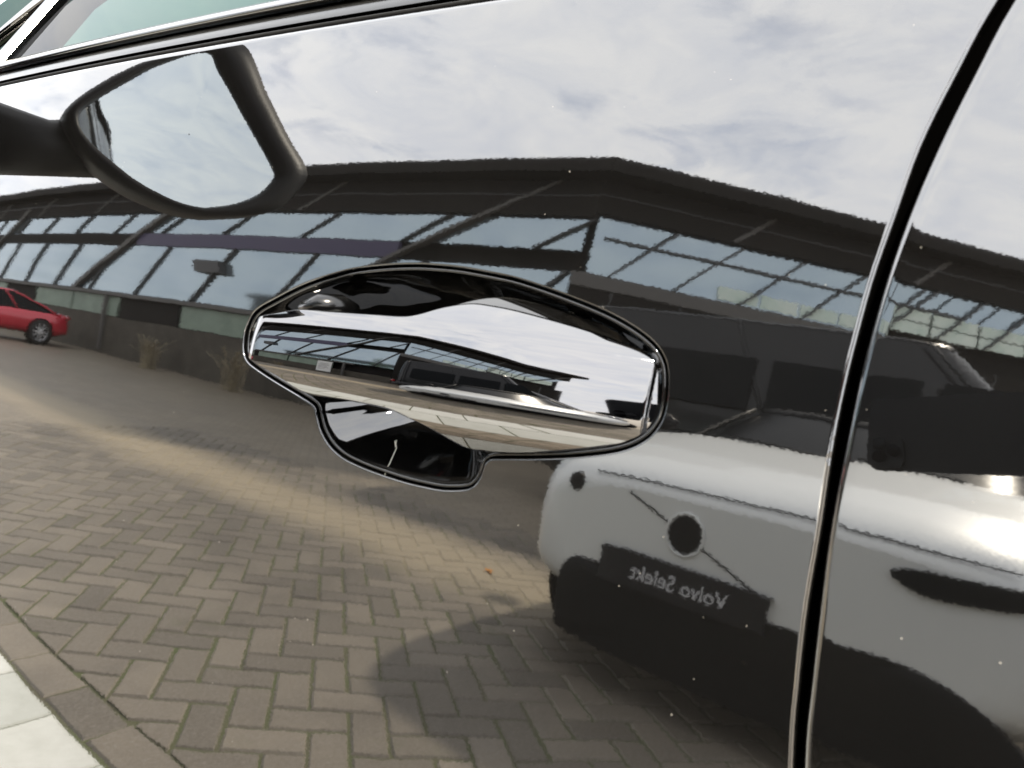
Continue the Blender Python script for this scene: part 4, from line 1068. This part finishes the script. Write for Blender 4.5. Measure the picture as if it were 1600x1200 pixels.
# ================================================================== PHOTOGRAPHER
ph = empty('phone', tuple(CAM)); tag(ph, 'dark grey phone held up in front of the chrome door handle', 'phone')
def cpt(r, u, f): return Vector(CAM) + CR * r + CU * u + Fw * f
def rounded(w0, w1, h0, h1, rad_, n=6):
    pts = []
    for (cx, cy, a0) in ((w1 - rad_, h1 - rad_, 0), (w0 + rad_, h1 - rad_, 90), (w0 + rad_, h0 + rad_, 180), (w1 - rad_, h0 + rad_, 270)):
        for k in range(n): a = R(a0 + 90 * k / (n - 1)); pts.append((cx + rad_ * math.cos(a), cy + rad_ * math.sin(a)))
    return pts
def slab(name, pts, f0, f1, material, parent):
    m_ = MB(); n = len(pts)
    m_.add([cpt(r, u, f0) for r, u in pts] + [cpt(r, u, f1) for r, u in pts], [tuple(range(n)), tuple(range(2 * n - 1, n - 1, -1))] + [(i, (i + 1) % n, (i + 1) % n + n, i + n) for i in range(n)])
    return m_.build(name, material, parent, False, tuple(CAM))
slab('body', rounded(-.011, .138, -.014, .058, .010), -.020, -.012, 'phone_body', ph)
bump = slab('camera_bump', rounded(-.011, .020, -.011, .020, .007), -.012, -.0095, 'phone_body', ph)
for (r, u) in ((0.0, 0.0), (0.0, 0.0125), (0.0125, 0.006)):
    m_ = MB(); n = 16
    V = [cpt(r + .0058 * math.cos(2 * math.pi * k / n), u + .0058 * math.sin(2 * math.pi * k / n), -.0095) for k in range(n)] + [cpt(r + .0058 * math.cos(2 * math.pi * k / n), u + .0058 * math.sin(2 * math.pi * k / n), -.0078) for k in range(n)]
    m_.add(V, grid_faces(2, n, False, True) + [tuple(range(n, 2 * n))]); m_.build('lens', 'lens', bump, False, tuple(CAM))

PX = Vector((0.92, -0.92, 0))
person = empty('person', tuple(PX)); tag(person, 'person in dark jacket holding a phone up towards the door', 'person')
def skin_body(name, nodes, edges, material, parent, root_i=0, sub=2):
    """nodes: (x,y,z,radius) world"""
    me = bpy.data.meshes.new(name)
    me.from_pydata([tuple(Vector(n_[:3]) - PX) for n_ in nodes], edges, []); me.update()
    o = bpy.data.objects.new(name, me); link(o, parent)
    sk = o.modifiers.new('skin', 'SKIN'); sk.use_smooth_shade = True
    for i, n_ in enumerate(nodes):
        rr_ = n_[3] if isinstance(n_[3], tuple) else (n_[3], n_[3])
        me.skin_vertices[0].data[i].radius = rr_
    me.skin_vertices[0].data[root_i].use_root = True
    sb = o.modifiers.new('sub', 'SUBSURF'); sb.levels = sub; sb.render_levels = sub
    me.materials.append(MATS[material]); return o
px, py = PX.x, PX.y
rw = cpt(.205, .008, -.06); lw = Vector((px - .20, py - .06, .88))       # wrists
body_nodes = [(px, py, .98, .15), (px, py, 1.16, .145), (px, py, 1.36, .155), (px - .01, py + .01, 1.50, .075), (px - .03, py + .03, 1.58, .06),
              (px - .02, py + .17, 1.42, .075), (px - .10, py + .26, 1.14, .055), (rw.x + .004, rw.y, rw.z, .033),
              (px - .02, py - .17, 1.42, .075), (px - .16, py - .14, 1.14, .055), (lw.x, lw.y, lw.z - .005, .034),
              (px + .10, py + .02, .90, .11), (px + .11, py + .05, .50, .075), (px + .11, py, .10, .055), (px + .11, py + .10, .05, .045),
              (px - .10, py - .02, .90, .11), (px - .11, py, .50, .075), (px - .11, py - .06, .10, .055), (px - .11, py + .05, .05, .045)]
be = [(0, 1), (1, 2), (2, 3), (3, 4), (2, 5), (5, 6), (6, 7), (2, 8), (8, 9), (9, 10), (0, 11), (11, 12), (12, 13), (13, 14), (0, 15), (15, 16), (16, 17), (17, 18)]
skin_body('body', body_nodes, be, 'jacket', person)
hd = skin_body('head', [(px - .03, py + .03, 1.56, .05), (px - .04, py + .045, 1.63, (.068, .075)), (px - .045, py + .05, 1.70, (.075, .088)), (px - .045, py + .045, 1.76, (.06, .07)), (px - .045 - .055, py + .05 + .075, 1.665, .016)], [(0, 1), (1, 2), (2, 3), (1, 4)], 'skin', person)
lamp(person, 'hair', 'hair', -.030, .032, 1.735, .092, .098, .085)
for sg in (-1, 1):
    e_ = Vector((px - .045, py + .05, 1.70)) + Vector((-.6, .8, 0)) * .082 + Vector((.8, .6, 0)) * .03 * sg
    lamp(person, 'eye', 'lens', e_.x - PX.x, e_.y - PX.y, e_.z, .011, .011, .008)
# hands: palm and five fingers, closed on the phone's two ends
def hand(name, wrist, palm, finger_roots, finger_paths, mt='skin'):
    nodes = [(*wrist, .024), (*(wrist + (palm - wrist) * .6), .027), (*palm, .026)]; ed = [(0, 1), (1, 2)]
    for path, r0 in finger_paths:
        prev = 2
        for q, p in enumerate(path):
            nodes.append((*p, r0 * (1 - .14 * q))); ed.append((prev, len(nodes) - 1)); prev = len(nodes) - 1
    return skin_body(name, nodes, ed, mt, person, 0, 2)
# right hand: palm behind the far end of the phone, fingers over its back face, thumb below
fp = []
for k, u in enumerate((.048, .030, .012, -.005)):
    fp.append(([cpt(.150, u, -.026), cpt(.150, u + .002, -.008), cpt(.138 - .002 * k, u + .003, -.001), cpt(.126 + .002 * k, u + .004, -.003)], .0088 - .0005 * (k == 3)))
fp.append(([cpt(.154, -.002, -.045), cpt(.138, -.004, -.034), cpt(.120, .002, -.029)], .0100))
hand('hand', rw, cpt(.165, .022, -.040), None, fp)
# left hand hanging relaxed beside the thigh
fp = []
for k in range(4):
    yy = -.03 + .02 * k
    fp.append(([lw + Vector((0, yy, -.075)), lw + Vector((-.008, yy, -.105)), lw + Vector((-.002, yy, -.13 + .006 * abs(k - 1))), lw + Vector((.012, yy, -.145 + .008 * abs(k - 1)))], .0088 - .0005 * (k == 3)))
fp.append(([lw + Vector((-.01, .035, -.03)), lw + Vector((-.02, .048, -.06)), lw + Vector((-.022, .05, -.085))], .0098))
hand('hand', lw, lw + Vector((0, 0, -.055)), None, fp)
# shoes
for sg, yy in ((1, .05), (-1, 0)):
    lamp(person, 'shoe', 'shoe', .11 * sg, yy + .02, .045, .055, .14, .05)

# a fallen leaf on the paving
lf = []
for k in range(9):
    t_ = k / 8; w_ = .022 * math.sin(math.pi * min(1, t_ * 1.05)) ** .8; lf += [(t_ * .09, -w_, .004 + .006 * t_ + .004 * math.sin(5 * t_)), (t_ * .09, 0, .002 + .006 * t_), (t_ * .09, w_, .005 + .006 * t_)]
mat('dead_leaf', (0.55, 0.22, 0.03), 0.6)
fl_ = mesh('fallen_leaf', lf, grid_faces(9, 3), 'dead_leaf'); fl_.location = (-2.0, -3.3, .002); fl_.rotation_euler = (0, 0, .8)
tag(fl_, 'small orange fallen leaf lying on the brick paving', 'leaf')
